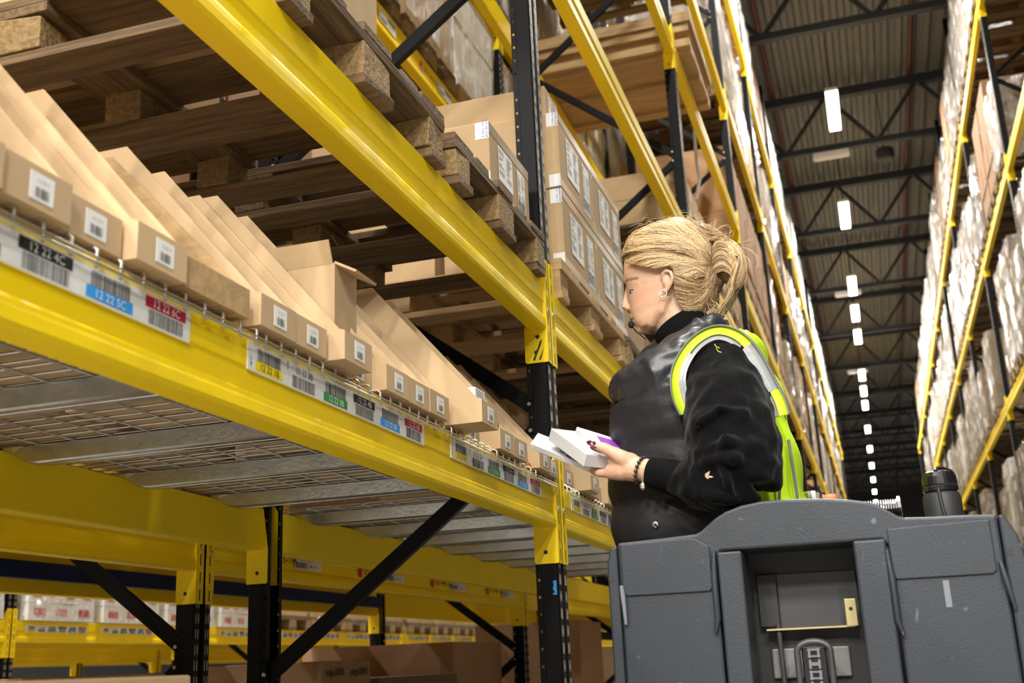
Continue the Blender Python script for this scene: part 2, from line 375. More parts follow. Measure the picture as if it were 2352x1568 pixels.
for k in range(1, 13):
    place_frame(XL, post_y(k), 0, 'black rack upright frame in the main rack, %s one past the woman' % ORD[k-1])
for k in range(-1, 8):
    place_frame(-2.17, post_y(k), 0, 'black rack upright frame in the back row behind the main rack, %s from the camera' % ORD[k+1])
for k in range(0, 8):
    place_frame(-6.1, post_y(k)-.02, 0, 'black rack upright frame across the second aisle, %s from the camera' % ORD[k])
for k in range(0, 5):
    place_frame(-7.35, post_y(k)-.02, 0, 'black rack upright frame in the rearmost row, %s from the camera' % ORD[k])
XR = 1.94; RY0 = 5.89
for k in range(0, 12):
    place_frame(XR, RY0+PITCH_Y*k+.1, PI, 'blue-black rack upright frame in the opposite rack, %s from the camera' % ORD[k])
BL = PITCH_Y-.1    # clear bay
def beam_proto(h=.135, L=BL, name='rack_crossbeam', mat='yellow'):
    """front faces +X, origin bottom front at lower-Y end"""
    r = empty(name)
    b = MB(); k = h/.135
    prof = [(-.002, h), (0, h-.004), (0, .078*k), (-.0035, .074*k), (-.0035, .040*k), (.003, .030*k), (.0045, .022), (.0045, .006), (0, 0), (-.048, 0), (-.052, .004), (-.052, h), (-.04, h)]
    b.prism(prof, lambda p: (p[0], 0, p[1]), lambda p: (p[0], L, p[1]), mat)
    b.build('rail', r, fixn=True)
    for e, (yy, s) in enumerate(((0, -1), (L, 1))):
        # connector: plate on the post's side + toothed flange over its front
        b = MB(); z0 = -.108; z1 = h+.085
        y = yy-.0015 if s < 0 else yy-.0015
        ya, yb = (yy-.001, yy+.003) if s < 0 else (yy-.003, yy+.001)
        pl = [(.006, z0+.004), (.004, z0), (-.066, z0), (-.070, z0+.006), (-.070, 0.0), (-.052, h), (.006, z1)]
        b.prism(pl, lambda p: (p[0], ya, p[1]), lambda p: (p[0], yb, p[1]), mat)
        P = (lambda u, z, s=s, yy=yy: (.0055, yy+s*u, z))
        fl = MB(); perf_strip(b, P, .002, .041, z0, z1, (z1-z0)/6, .006, .036, mat)
        P2 = (lambda u, z, s=s, yy=yy: (.0025, yy+s*u, z)); 
        b.face([P2(.002, z0), P2(.041, z0), P2(.041, z1), P2(.002, z1)], 'ink')
        b.face([P(.041, z0), P2(.041, z0), P2(.041, z1), P(.041, z1)], mat)
        c = b.build('connector', r, fixn=False)
        q = MB(); q.lathe([(.0085, .0055), (.0085, .010), (.005, .0125)], (0, yy+s*.021, h*.42), 'steel_bolt', 10, 'x'); q.build('bolt', c, smooth=False)
        q = MB(); q.lathe([(.0065, 0), (.0065, .0005)], (0, 0, 0), 'ink', 14)
        q = MB(); yp = ya-.0004 if s > 0 else yb+.0004
        q.face([(-.034+.0065*math.cos(a), yp, z0+.034+.0065*math.sin(a)) for a in [2*PI*i/14 for i in range(14)]], 'ink'); q.build('pin_hole', c)
    return r
bp_lo = beam_proto(.133); bp_hi = beam_proto(.155)
_ub = {}
def place_beam(proto, x, y, z, rz, lab, grp='yellow rack beams'):
    if proto not in _ub:
        _ub[proto] = 1; proto.location = (x, y, z); proto.rotation_euler = (0, 0, rz); return tag(proto, lab, 'rack beam', grp)
    return dup(proto, (x, y, z), rz, lab, grp)
def bay(xf, depth, y, z, sgn, proto, where):
    """front beam facing sgn*X at xf and the rear beam"""
    xr = xf-sgn*depth
    out = []
    for x, face, nm in ((xf, sgn, 'front'), (xr, -sgn, 'rear')):
        if face > 0: out.append(place_beam(proto, x, y, z, 0, where % nm))
        else: out.append(place_beam(proto, x, y+BL, z, PI, where % nm))
    return out
LB = {-1: [(1.300, bp_lo, 'low labelled shelf'), (1.925, bp_hi, 'upper shelf')], 0: [(1.300, bp_lo, 'low labelled shelf'), (1.925, bp_hi, 'upper shelf'), (3.45, bp_hi, 'third level'), (4.88, bp_hi, 'fourth level')],
      1: [(1.30, bp_lo, 'low shelf'), (3.45, bp_hi, 'third level'), (4.88, bp_hi, 'fourth level'), (6.22, bp_hi, 'fifth level')], 2: [(1.30, bp_lo, 'low shelf'), (4.21, bp_hi, 'middle level'), (6.32, bp_hi, 'upper level'), (8.6, bp_hi, 'top level')]}
for k in range(3, 12): LB[k] = [(4.20, bp_hi, 'middle level'), (6.24, bp_hi, 'upper level'), (8.42, bp_hi, 'top level')]+([(1.3, bp_lo, 'low shelf')] if k < 5 else [])
BNAME = {-1: 'the bay beside the camera', 0: 'the bay behind the woman'}
L_beams = {}
for k, lv in LB.items():
    for z, pr, nm in lv:
        L_beams[(k, nm)] = bay(XL, 1.05, post_y(k)+.1, z, 1, pr, 'yellow %s beam, '+nm+' of the main rack, '+(BNAME.get(k) or ORD[k-1]+' bay past the woman'))
for k in range(-1, 7):
    for z, nm in ((1.25, 'low shelf'), (1.925, 'second level'), (4.17, 'middle level'), (5.30, 'upper level')):
        L_beams[('b', k, nm)] = bay(-2.17, 1.05, post_y(k)+.1, z, 1, bp_hi, 'yellow %s beam, '+nm+' of the back row behind the main rack, bay '+ORD[k+1])
for k in range(-1, 7):
    for z, nm in ((1.22, 'low shelf'), (2.9, 'middle level')):
        L_beams[('c', k, nm)] = bay(-6.1, 1.05, post_y(k)+.08, z, 1, bp_hi, 'yellow %s beam, '+nm+' across the second aisle, bay '+ORD[k+1])
for k in range(0, 4):
    bay(-7.35, 1.05, post_y(k)+.08, 1.10, 1, bp_hi, 'yellow %s beam of the low shelf in the rearmost row, bay '+ORD[k])
for k in range(0, 11):
    for z, nm in ((1.95, 'lowest level'), (4.00, 'second level'), (6.10, 'third level'), (8.22, 'top level')):
        bay(XR, 1.05, RY0+PITCH_Y*k+.1, z, -1, bp_hi, 'yellow %s beam, '+nm+' of the opposite rack, bay '+ORD[k])
# long dark blue guard rail seen below the rear beams
b = MB(); b.box(-3.13, -3.10, -.3, 6.90, 1.300, 1.365, 'navy_steel'); tag(b.build('guard_rail'), 'dark blue flat rail running along the inside of the rear yellow beam', 'rail')
# ---------------------------------------------------------------- shelf location labels on the front beams
COLS = ['tag_yellow', None, 'tag_green', 'ink', 'tag_blue', 'tag_red']
def barcode(b, P, u0, u1, z0, z1, m='ink', rr=None):
    rr = rr or R; u = u0
    while u < u1-.001:
        w = rr.choice((.0007, .0010, .0016)); b.face([P(u, z0), P(min(u+w, u1), z0), P(min(u+w, u1), z1), P(u, z1)], m); u += w+rr.choice((.0008, .0012, .0018))
def shelf_label(parent, y0, z0, L, code, sfx, far=False, h=.046):
    """strip of six location labels; parent beam origin at (XL, y, z)"""
    b = MB(); x = .0012; ox = parent.location
    b.box(-.001, x, y0, y0+L, z0, z0+h, 'white_label')
    P = lambda u, z: (x+.0005, u, z); c = L/6
    for i in range(6):
        u = y0+i*c; up = (i % 2 == 1); tz = z0+h*.56 if up else z0+h*.07; bz = z0+h*.06 if up else z0+h*.42; w0 = u+c*.12; w1 = u+c*.90
        if i in (0,): w0 += .008
        barcode(b, P, w0+.008, w1-.006, bz, bz+h*.46)
        if COLS[i]: b.face([P(w0, tz), P(w1, tz), P(w1, tz+h*.36), P(w0, tz+h*.36)], COLS[i])
        b.text('%s %d%s' % (code, i+1, sfx), (x+.0008, (w0+w1)/2, tz+h*.055), (0, 1, 0), (0, 0, 1), h*.25, 'ink' if i < 2 else 'white_label', align='CENTER')
        if i < 2:
            ua = u+c*.04+(.004 if i == 0 else 0); s = 1 if i == 1 else -1; zc = z0+h*(.75 if i else .35)
            b.face([P(ua, zc-.007), P(ua+.0015, zc-.007), P(ua+.0015, zc+.007), P(ua, zc+.007)], 'ink')
            b.face([P(ua-.002, zc+s*.004), P(ua+.0035, zc+s*.004), P(ua+.00075, zc+s*.009)], 'ink')
    o = b.build('shelf_label', parent); return o
lo1 = L_beams[(-1, 'low labelled shelf')][0]; lo2 = L_beams[(0, 'low labelled shelf')][0]
yb = post_y(-1)+.1
for sfx, y0 in (('A', 2.438), ('B', 1.532), ('C', .628)): shelf_label(lo1, y0-yb, 1.3725-1.300, .742, '12 22', sfx)
yb2 = post_y(0)+.1
for sfx, y0 in (('D', 3.518), ('C', 4.42), ('B', 5.33)): shelf_label(lo2, y0-yb2, 1.3725-1.300, .742, '12 21', sfx)
def pallet_label(parent, y0, z0, code, s=1):
    b = MB(); P = lambda u, z: (.006, u, z)
    b.text(code, (.006, y0, z0+.015), (0, 1, 0), (0, 0, 1), .035, 'ink'); 
    for i in range(2):
        for j in range(2):
            u = y0+.22+i*.115; z = z0+j*.036; b.face([P(u, z), P(u+.108, z), P(u+.108, z+.033), P(u, z+.033)], 'white_label')
            if (i+j) % 2 == 0:
                PP = lambda a, c: (.0066, a, c); barcode(b, PP, u+.008, u+.10, z+.004, z+.028)
            else: b.text(code[-6:], (.0066, u+.01, z+.009), (0, 1, 0), (0, 0, 1), .014, 'ink')
    b.face([P(y0-.05, z0), P(y0-.02, z0), P(y0-.02, z0+.06), P(y0-.05, z0+.06)], 'tag_red')
    b.build('location_label', parent)
bb = L_beams[('b', 0, 'low shelf')][0]
for i in range(4): pallet_label(bb, .35+i*.85, .05, '051-46-1-%d' % (4-i))
bb = L_beams[('b', 0, 'middle level')][0]
for i in range(4): pallet_label(bb, .35+i*.85, .05, '051-46-3-%d' % (4-i))
for k in range(-1, 6):
    bb = L_beams[('c', k, 'low shelf')][0]
    for i, y0 in enumerate((.10, .98, 1.86, 2.74)): shelf_label(bb, y0, .075, .70, '11 %02d' % (24-k), 'DCBA'[i], h=.05)
b = MB(); yk = BL-.0036
for q in (((-.046, -.100), (-.038, -.100), (-.014, -.045), (-.012, -.030), (-.020, -.040)), ((-.026, -.100), (-.018, -.098), (-.006, -.060), (-.010, -.068)), ((-.034, -.018), (-.020, -.018), (-.020, -.026), (-.027, -.032), (-.033, -.026))):
    b.face([(x, yk, z) for x, z in q], 'rub_mark')
b.build('black_rub_mark', L_beams[(-1, 'upper shelf')][0])
b = MB(); b.box(-.001, .0055, 2.55, 2.60, .045, .095, 'tag_green'); b.build('green_sticker', L_beams[('b', -1, 'low shelf')][0])
b = MB(); b.box(-.001, .0055, 1.05, 1.085, .085, .12, 'white_label'); b.build('small_sticker', L_beams[(0, 'upper shelf')][0])
# ---------------------------------------------------------------- wire decks on the low labelled shelf
def deck_proto(W=.88):
    r = empty('wire_deck'); b = MB(); rad = .0027
    for i in range(18):
        y = .015+i*.05
        b.tube([(.009, y, 1.414), (.009, y, 1.438), (.003, y, 1.443), (-1.045, y, 1.443), (-1.053, y, 1.438), (-1.053, y, 1.425)], rad, 'wire', 5)
    for x, z in [(-.10-.1*i, 1.4395) for i in range(9)]+[(.0125, 1.4185), (-.03, 1.4395), (-1.02, 1.4395)]:
        b.tube([(x, 0, z), (x, W, z)], rad, 'wire', 5)
    b.tube([(.0125, 0, 1.4265), (.0125, W, 1.4265)], .0016, 'wire', 5)
    b.build('wire_mesh', r, smooth=True)
    for yc in (.137, .59):
        b = MB(); rows = []
        for x, zb, f in ((-.053, 1.432, 1.25), (-.075, 1.412, 1.1), (-.10, 1.396, 1), (-.90, 1.396, 1), (-.935, 1.400, 1.05), (-.965, 1.420, 1.2), (-.995, 1.433, 1.3)):
            h = 1.4375
            rows.append([(x, yc-.030*f, h), (x, yc-.026*f, zb+.004), (x, yc-.022*f, zb), (x, yc-.004, zb), (x, yc-.003, zb+.003), (x, yc+.003, zb+.003), (x, yc+.004, zb), (x, yc+.022*f, zb), (x, yc+.026*f, zb+.004), (x, yc+.030*f, h)])
        b.grid(rows, 'galvanised'); b.build('support_channel', r, smooth=False)
    return r
dk = deck_proto(); first_deck = True
DN = {-1: ['D', 'C', 'B', 'A'], 0: ['D', 'C', 'B', 'A']}
for k in (-1, 0):
    for j in range(4):
        y = post_y(k)+.1+.01+j*.88; lab = 'galvanised wire mesh deck on the low shelf, %s one %s' % (ORD[j], 'in the bay beside the camera' if k < 0 else 'in the bay behind the woman')
        if first_deck: dk.location = (XL, y, 0); tag(dk, lab, 'wire deck', 'wire mesh decks on the low shelf'); first_deck = False
        else: dup(dk, (XL, y, 0), 0, lab)
# ---------------------------------------------------------------- cardboard pick bins
def bin_proto(w=.116, d=.64, h=.365, fh=.054, mat='cardboard_kraft', lab=True, front=None):
    r = empty('pick_bin'); t = .0035
    b = MB(); side = [(0, 0), (0, fh), (-.012, fh+.004), (-.275, h), (-d, h), (-d, 0)]
    for y in (0, w-t): b.prism(side, lambda p, y=y: (p[0], y, p[1]), lambda p, y=y: (p[0], y+t, p[1]), mat)
    b.box(-t, 0, t, w-t, 0, fh, mat); b.box(-d, -d+t, t, w-t, 0, h, mat); b.box(-d+t, -t, t, w-t, 0, t, mat)
    b.build('carton_body', r)
    b = MB(); b.face([(-.06, t, fh-.004), (-.004, t, fh-.003), (-.004, w-t, fh-.003), (-.06, w-t, fh-.006)], mat)
    b.build('front_flap', r)
    if lab:
        b = MB(); y0 = w*.36; y1 = w*.72; b.box(0, .0006, y0, y1, .010, .045, 'white_label'); rr = random.Random(3)
        P = lambda u, z: (.0011, u, z); barcode(b, P, y0+.009, y1-.009, .014, .027, rr=rr)
        b.text('12 22 4', (.0011, (y0+y1)/2, .033), (0, 1, 0), (0, 0, 1), .0045, 'ink_grey', align='CENTER'); b.build('label', r)
    return r
ZD = 1.4452
binA = bin_proto(); binW = bin_proto(w=.178, mat='wood_new', lab=False, fh=.048, h=.33); binT = bin_proto(w=.116, h=.33, fh=.05)
_bu = set()
def put(proto, loc, lab, cat, group=None, rz=0):
    if proto not in _bu:
        _bu.add(proto); proto.location = loc; proto.rotation_euler = (0, 0, rz); return tag(proto, lab, cat, group)
    o = dup(proto, loc, rz, lab, group)
    o['category'] = cat
    return o
BINS = [(-.24, -.9, 0), (-.12, -.905, 0), (0, -.9, 0), (.12, -.9, 0), (.24, -.905, 0), (.36, -.9, 2), (.48, -.895, 0), (.60, -.9, 0), (.72, -.905, 0), (.84, -.895, 0), (.962, -.9, 0), (1.082, -.915, 0), (1.205, -.895, 0), (1.328, -.902, 1), (1.538, -.9, 0), (1.657, -.902, 0),
        (1.785, -.872, 0), (1.905, -.93, 2), (2.032, -.9, 0), (2.150, -.902, 0), (2.267, -.9, 0), (2.418, -.832, 0), (2.575, -.935, 2), (2.755, -.9, 0), (2.885, -.903, 0), (3.008, -.93, 2), (3.096, -.895, 0), (3.213, -.905, 2)]
near = ['twentieth', 'nineteenth', 'eighteenth', 'seventeenth', 'sixteenth', 'fifteenth']
def nth(i):
    L_ = ORD+['fifteenth', 'sixteenth', 'seventeenth', 'eighteenth', 'nineteenth', 'twentieth', 'twenty-first', 'twenty-second', 'twenty-third', 'twenty-fourth', 'twenty-fifth', 'twenty-sixth', 'twenty-seventh', 'twenty-eighth', 'twenty-ninth', 'thirtieth']
    return L_[i]
n_ = len(BINS)
for i, (y, x, kd) in enumerate(BINS):
    c = n_-1-i
    lab = {0: 'brown slope-sided pick bin, %s from the upright beside the woman', 1: 'wide pale pick bin without label, %s from the upright beside the woman', 2: 'lower brown pick bin set back, %s from the upright beside the woman'}[kd] % nth(c)
    put([binA, binW, binT][kd], (x, y, ZD), lab, 'bin', 'cardboard pick bins on the low shelf')
y = 3.45; i = 0
while y < 6.8:
    x = -.9+R.choice((0, 0, .004, .03, -.02)); put(R.choice((binA, binA, binT)), (x, y, ZD), 'brown pick bin in the shelf bay behind the woman, %s from the upright' % nth(i), 'bin', 'cardboard pick bins on the low shelf')
    y += .119+(.03 if R.random() < .15 else 0); i += 1
# open carton standing in a bin, small boxes
def open_carton(name, x0, x1, y0, y1, z0, z1, mat, lab, flap=.05):
    r = empty(name, ((x0+x1)/2, (y0+y1)/2, z0)); X = (x1-x0)/2; Y = (y1-y0)/2; H = z1-z0; t = .003
    b = MB(); b.box(-X, X, -Y, -Y+t, 0, H, mat); b.box(-X, X, Y-t, Y, 0, H, mat); b.box(-X, -X+t, -Y+t, Y-t, 0, H, mat); b.box(X-t, X, -Y+t, Y-t, 0, H, mat); b.box(-X+t, X-t, -Y+t, Y-t, 0, t, mat); b.build('carton_body', r)
    for a, c in (((X, 0, 0), 'x'), ((0, -Y, 0), 'y')):
        b = MB()
        if c == 'x': b.obox((X+flap*.42, 0, H-flap*.2), (flap*.45, 0, -flap*.24), (0, Y*.96, 0), (.0015, 0, .002), mat)
        else: b.obox((-.004, -Y-flap*.15, H+flap*.42), (X*.98, 0, 0), (0, -flap*.18, flap*.42), (0, .002, .001), mat)
        b.build('flap', r)
    return tag(r, lab, 'carton')
open_carton('small_open_carton', -1.03, -.915, 1.83, 1.925, ZD+.004, ZD+.205, 'cardboard', 'small open brown carton standing upright in a pick bin, flap raised')
b = MB(); b.box(-.93, -.852, 2.432, 2.50, ZD+.057, ZD+.088, 'white_plastic'); P = lambda u, z: (-.8515, u, z)
for j in range(4): barcode(b, P, 2.44, 2.49, ZD+.063+j*.006, ZD+.066+j*.006)
tag(b.build('small_white_box', bevel=.001), 'small white printed box lying on the projecting pick bin', 'box')
b = MB(); b.box(-.99, -.93, 2.775, 2.84, ZD+.006, ZD+.085, 'ink'); tag(b.build('small_black_box', bevel=.001), 'small black box inside a pick bin near the upright', 'box')
for y0, y1, nm in ((1.345, 1.50, 'under the wide pale pick bin'), (3.06, 3.20, 'beside the upright near the woman')):
    b = MB(); b.box(-.9275, -.9215, y0, y1, 1.4465, 1.459, 'tag_orange'); tag(b.build('orange_stop_strip', bevel=.002), 'orange plastic stop strip on the shelf edge '+nm, 'strip')
# ---------------------------------------------------------------- pallets
def pallet_proto(W=.8, D=1.2, mats=('wood_x', 'wood_y', 'wood_chip'), simple=False, name='wooden_pallet', j=.003):
    """origin: front face (toward +X), lower Y, bottom. boards run along X"""
    r = empty(name); mx, my, mc = mats; G = .012
    yb = [(0, .10), (W/2-.0725, W/2+.0725), (W-.10, W)]
    if simple:
        b = MB()
        for a, c in yb: b.box(-D, 0, a, c, 0, .022, mx)
        for a, c in yb:
            for xa, xc in ((-.145, 0), (-D/2-.05, -D/2+.05), (-D, -D+.145)): b.box(xa, xc, a, c, .022, .10, mc)
        for xa, xc in ((-.145, 0), (-D/2-.07, -D/2+.07), (-D, -D+.145)): b.box(xa, xc, 0, W, .10, .122, my)
        for a, c in ((0, .145), (.165, .265), (W/2-.0725, W/2+.0725), (W-.265, W-.165), (W-.145, W)): b.box(-D, 0, a, c, .122, .144, mx)
        b.build('pallet_body', r); return r
    for a, c in yb:
        b = MB(); b.box(-D-R.uniform(0, .004), R.uniform(-.004, .004), a+R.uniform(0, .004), c-R.uniform(0, .004), 0, .022, mx, j*.6); b.build('bottom_board', r, bevel=.002)
        for xa, xc in ((-.145, 0), (-D/2-.05, -D/2+.05), (-D, -D+.145)):
            b = MB(); b.box(xa+R.uniform(0, .006), xc-R.uniform(0, .008), a+.002, c-.002, .0225, .0995, mc, j); b.build('block', r, bevel=.003)
    for xa, xc in ((-.145, 0), (-D/2-.07, -D/2+.07), (-D, -D+.145)):
        b = MB(); b.box(xa, xc-R.uniform(0, .004), 0, W, .1, .1215, my, j*.4); b.build('stringer_board', r, bevel=.002)
    for a, c in ((0, .145), (.165, .265), (W/2-.0725, W/2+.0725), (W-.265, W-.165), (W-.145, W)):
        b = MB(); b.box(-D, -R.uniform(0, .008), a+R.uniform(0, .004), c-R.uniform(0, .005), .122, .144, mx, j*.4); b.build('deck_board', r, bevel=.002)
    return r
pA = pallet_proto(); pB = pallet_proto(j=.004); pC = pallet_proto(W=1.0, mats=('wood_new', 'wood_new', 'wood_new')); pS = pallet_proto(simple=True); pN = pallet_proto(simple=True, mats=('wood_new', 'wood_new', 'wood_new'))
ZU = 2.0805; PX = -.895
put(pB, (PX, 1.60, ZU), 'worn wooden pallet on the upper shelf, second before the woman', 'pallet', 'wooden pallets on the racks')
put(pA, (PX, 2.48, ZU), 'wooden pallet with chipboard blocks beside the upright, under the sealed carton', 'pallet', 'wooden pallets on the racks')
put(pC, (-.90, 3.49, ZU), 'new orange-brown pallet under the stacked sealed cartons behind the woman', 'pallet', 'wooden pallets on the racks')
put(pB, (PX, 4.55, ZU), 'wooden pallet level with the woman face on the upper shelf', 'pallet', 'wooden pallets on the racks')
put(pA, (PX, 5.38, ZU), 'wooden pallet on the upper shelf hidden mostly by the woman head', 'pallet', 'wooden pallets on the racks')
# block stamp
# ---------------------------------------------------------------- sealed cartons
def carton(x0, x1, y0, y1, z0, z1, lab, mat='cardboard', seal=True, labels=True, group=None, name='sealed_carton', txt=True, cat='carton'):
    r = empty(name, (x1, y0, z0)); W = y1-y0; D = x1-x0; H = z1-z0
    b = MB(); b.box(-D, 0, 0, W, 0, H, mat); b.build('carton_body', r, bevel=.004)
    if seal:
        b = MB(); t = .0008
        for zz in (H, 0):
            dz = -.034 if zz else .034
            lo, hi = min(zz, zz+dz), max(zz, zz+dz)
            b.box(0, t, .002, W-.002, max(lo, .002), min(hi, H-.002), 'tape')
            b.box(-.042, 0, -t, 0, (H-.056 if zz else .003), (H-.002 if zz else .05), 'white_label')
        b.build('tape', r)
        if txt:
            b = MB()
            b.text('IF SEAL HAS', (-.014, -t, H-.052), (0, 0, 1), (-1, 0, 0), .0068, 'tape_blue', off=.0006); b.text('BEEN BROKEN', (-.003, -t, H-.054), (0, 0, 1), (-1, 0, 0), .0065, 'tape_blue', off=.0006)
            b.build('tape_lettering', r)
    if labels:
        b = MB(); P = lambda u, z: (.0014, u, z); rr = random.Random(5)
        for (ya, yb_, za, zb) in ((.08*W/.4, .22*W/.4, H*.27, H*.80), (.27*W/.4, .35*W/.4, H*.12, H*.80)):
            b.face([P(ya, za), P(yb_, za), P(yb_, zb), P(ya, zb)], 'white_label')
            Q = lambda u, z: (.002, u, z); n = 0; z = zb-.012
            while z > za+.02:
                L = (yb_-ya)
                for c in (0, .52):
                    if rr.random() < .85:
                        e = ya+L*(c+.06+rr.uniform(.15, .38)); b.face([Q(ya+L*(c+.06), z), Q(e, z), Q(e, z+.0028), Q(ya+L*(c+.06), z+.0028)], 'ink_grey')
                z -= .0075
            if yb_-ya < .1*W/.4: barcode(b, Q, ya+.006, yb_-.006, za+.01, za+H*.2, rr=rr)
        b.build('shipping_label', r)
    return tag(r, lab, cat, group)
G1 = 'sealed cartons on the upper shelf'
ZP = ZU+.1445
carton(-1.33, -.93, 2.85, 3.24, ZP, 2.435, 'sealed carton alone at the pallet edge beside the black upright', group=G1)
carton(-1.50, -.925, 1.62, 2.06, ZP, 2.66, 'plain tan carton on the pallet above the yellow upper beam', seal=False, labels=False, group=G1)
carton(-2.05, -1.53, 1.62, 2.38, ZP, 2.62, 'tan carton set back behind the plain tan carton', seal=False, labels=False, group=G1)
for r_ in range(2):
    z0 = ZP+.002+r_*.298
    for c_ in range(2):
        carton(-1.36, -.91, 3.59+c_*.505, 4.09+c_*.505, z0, z0+.294, '%s-row sealed carton of the taped stack behind the upright, %s column' % (('lower', 'upper')[r_], ('first', 'second')[c_]), group=G1)
z0 = ZP+.002+2*.298
for c_, (ya, yb_, xf) in enumerate(((3.62, 3.80, -.96), (3.84, 4.02, -.97), (4.06, 4.4, -1.0))):
    carton(xf-.50, xf, ya, yb_, z0, z0+.125, 'flat carton lying on top of the taped stack, %s from the upright' % ORD[c_], seal=False, labels=(c_ == 0), group=G1)
for c_ in range(2):
    carton(-1.90, -1.40, 3.60, 4.35, ZP+.004+c_*.38, ZP+.38+c_*.36, '%s tan carton with black straps behind the taped stack' % ('lower', 'upper')[c_], seal=False, labels=False, group=G1)
b = MB()
for x in (-1.22, -1.06): b.box(x-.005, x+.005, 3.588, 3.592-.001, ZP+.30, ZP+.59, 'strap_black')
tag(b.build('carton_strap'), 'two black straps down the taped cartons next to the upright', 'strap') if False else None
for i, (ya, yb_, h, xf, mt) in enumerate(((4.66, 5.30, .30, -.97, 'cardboard'), (5.42, 6.12, .30, -1.02, 'cardboard_brown'), (6.22, 6.90, .34, -1.05, 'cardboard_brown'))):
    carton(-1.95, xf, ya, yb_, ZP, ZP+h, ['low tan carton beyond the taped stack', 'plain brown carton behind the woman head', 'brown carton at the second upright'][i], mt, seal=False, labels=False, group=G1)
put(pS, (PX, 6.2, ZU), 'wooden pallet at the second upright on the upper shelf', 'pallet', 'wooden pallets on the racks')
for i, (ya, yb_, h, xb) in enumerate(((.30, .75, .22, -1.95), (.80, 1.30, .30, -1.93), (1.36, 1.70, .18, -1.90), (1.78, 2.20, .26, -1.95), (2.25, 2.70, .20, -1.92), (2.76, 3.22, .28, -1.95), (3.55, 4.2, .25, -1.95), (4.3, 5.0, .25, -1.95), (5.1, 5.9, .25, -1.95))):
    carton(xb, -1.60, ya, yb_, ZD, ZD+h, 'carton standing behind the pick bins on the low shelf, %s from the camera' % nth(i), seal=False, labels=False, group='cartons behind the pick bins')
# timber crates on the level above, bay past the woman
def timber_stack():
    r = empty('timber_crate', (-.83, 7.2, 5.037))
    for i in range(2):
        b = MB(); z = i*.12
        b.box(-1.25, 0, 0, 1.0, z+.03, z+.09, 'wood_new'); b.build('board_layer', r, bevel=.004)
        for y in (.05, .45, .88):
            b = MB(); b.box(-1.25, 0, y, y+.1, z, z+.03, 'wood_new'); b.build('batten', r)
    b = MB(); b.box(-1.27, .02, -.02, 1.02, .215, .30, 'wood_new'); b.build('crate_top', r, bevel=.004)
    b = MB(); b.face([(.0215, .5, .23), (.0215, .75, .23), (.0215, .75, .29), (.0215, .5, .29)], 'white_label'); b.build('label', r)
    return tag(r, 'golden timber crate of stacked boards overhanging a high yellow beam', 'crate')
timber_stack()
# ---------------------------------------------------------------- wrapped pallet loads
def load_proto(H, cmat='cardboard', film=True, W=.8, D=1.2, rows=4, cols=2, seed=0, white=False, red=False, labels=True, nopal=False):
    r = empty('wrapped_pallet_load' if film else 'carton_pallet_load'); rr = random.Random(seed); z = .1445
    o = dup(pS if not white else pN, (0, 0, 0)); 
    if nopal:
        z = .002
        for c in list(kids(o)): bpy.data.objects.remove(c)
    else:
        for c in list(kids(o)): c.parent = r; c.name = 'pallet'
    bpy.data.objects.remove(o)
    b = MB(); h = (H-z-.005)/rows; lb = MB()
    for i in range(rows):
        n = cols+(i % 2 if rr.random() < .3 else 0); w_ = (W-.04)/n; off = rr.uniform(-.008, .008)
        for j in range(n):
            ins = rr.uniform(0, .012); b.box(-D+.03, -.03-ins+off, .02+j*w_+.003, .02+(j+1)*w_-.003, z+i*h+.002, z+(i+1)*h-.002, cmat)
            if labels and rr.random() < .7:
                x = -.03-ins+off+.0015; y0 = .02+j*w_+w_*.2; z0 = z+i*h+h*.3; lb.face([(x, y0, z0), (x, y0+w_*.35, z0), (x, y0+w_*.35, z0+h*.42), (x, y0, z0+h*.42)], 'white_label')
            if red:
                x = -.03-ins+off+.002; y0 = .02+j*w_+w_*.25; z0 = z+i*h+h*.3; lb.face([(x, y0, z0), (x, y0+w_*.5, z0), (x, y0+w_*.5, z0+h*.4), (x, y0, z0+h*.4)], 'tag_red')
    b.build('carton_stack', r)
    if lb.f: lb.build('carton_label', r)
    if film:
        b = MB(); K = []; nu = 8
        def P(s, t, zz):
            # s around, t in [0,1]
            e = .012+rr.uniform(0, .030)
            if s == 0: return (-.03+e, .0+t*W, zz)
            if s == 1: return (-.03-t*(D-.06), W-.02+e, zz)
            if s == 2: return (-D+.03-e, W-t*W, zz)
            return (-D+.03+t*(D-.06), .02-e, zz)
        z0_ = .004 if nopal else .07; zs = [z0_+(H-.03-z0_)*i/9 for i in range(10)]
        rows_ = []
        for zz in zs: rows_.append([P(s, (t+.5)/nu, zz) for s in range(4) for t in range(nu)])
        b.grid(rows_, 'stretch_film', True)
        k = [(-.06+p[0]*0+(p[0]+.6)*.0, 0, 0) for p in rows_[-1]]
        b.face([(-.6+(p[0]+.6)*.9, W/2+(p[1]-W/2)*.9, H+.01) for p in rows_[-1]], 'stretch_film') 
        b.grid([rows_[-1], [(-.6+(p[0]+.6)*.9, W/2+(p[1]-W/2)*.9, H+.01) for p in rows_[-1]]], 'stretch_film', True)
        b.build('stretch_film', r, smooth=True)
    return r
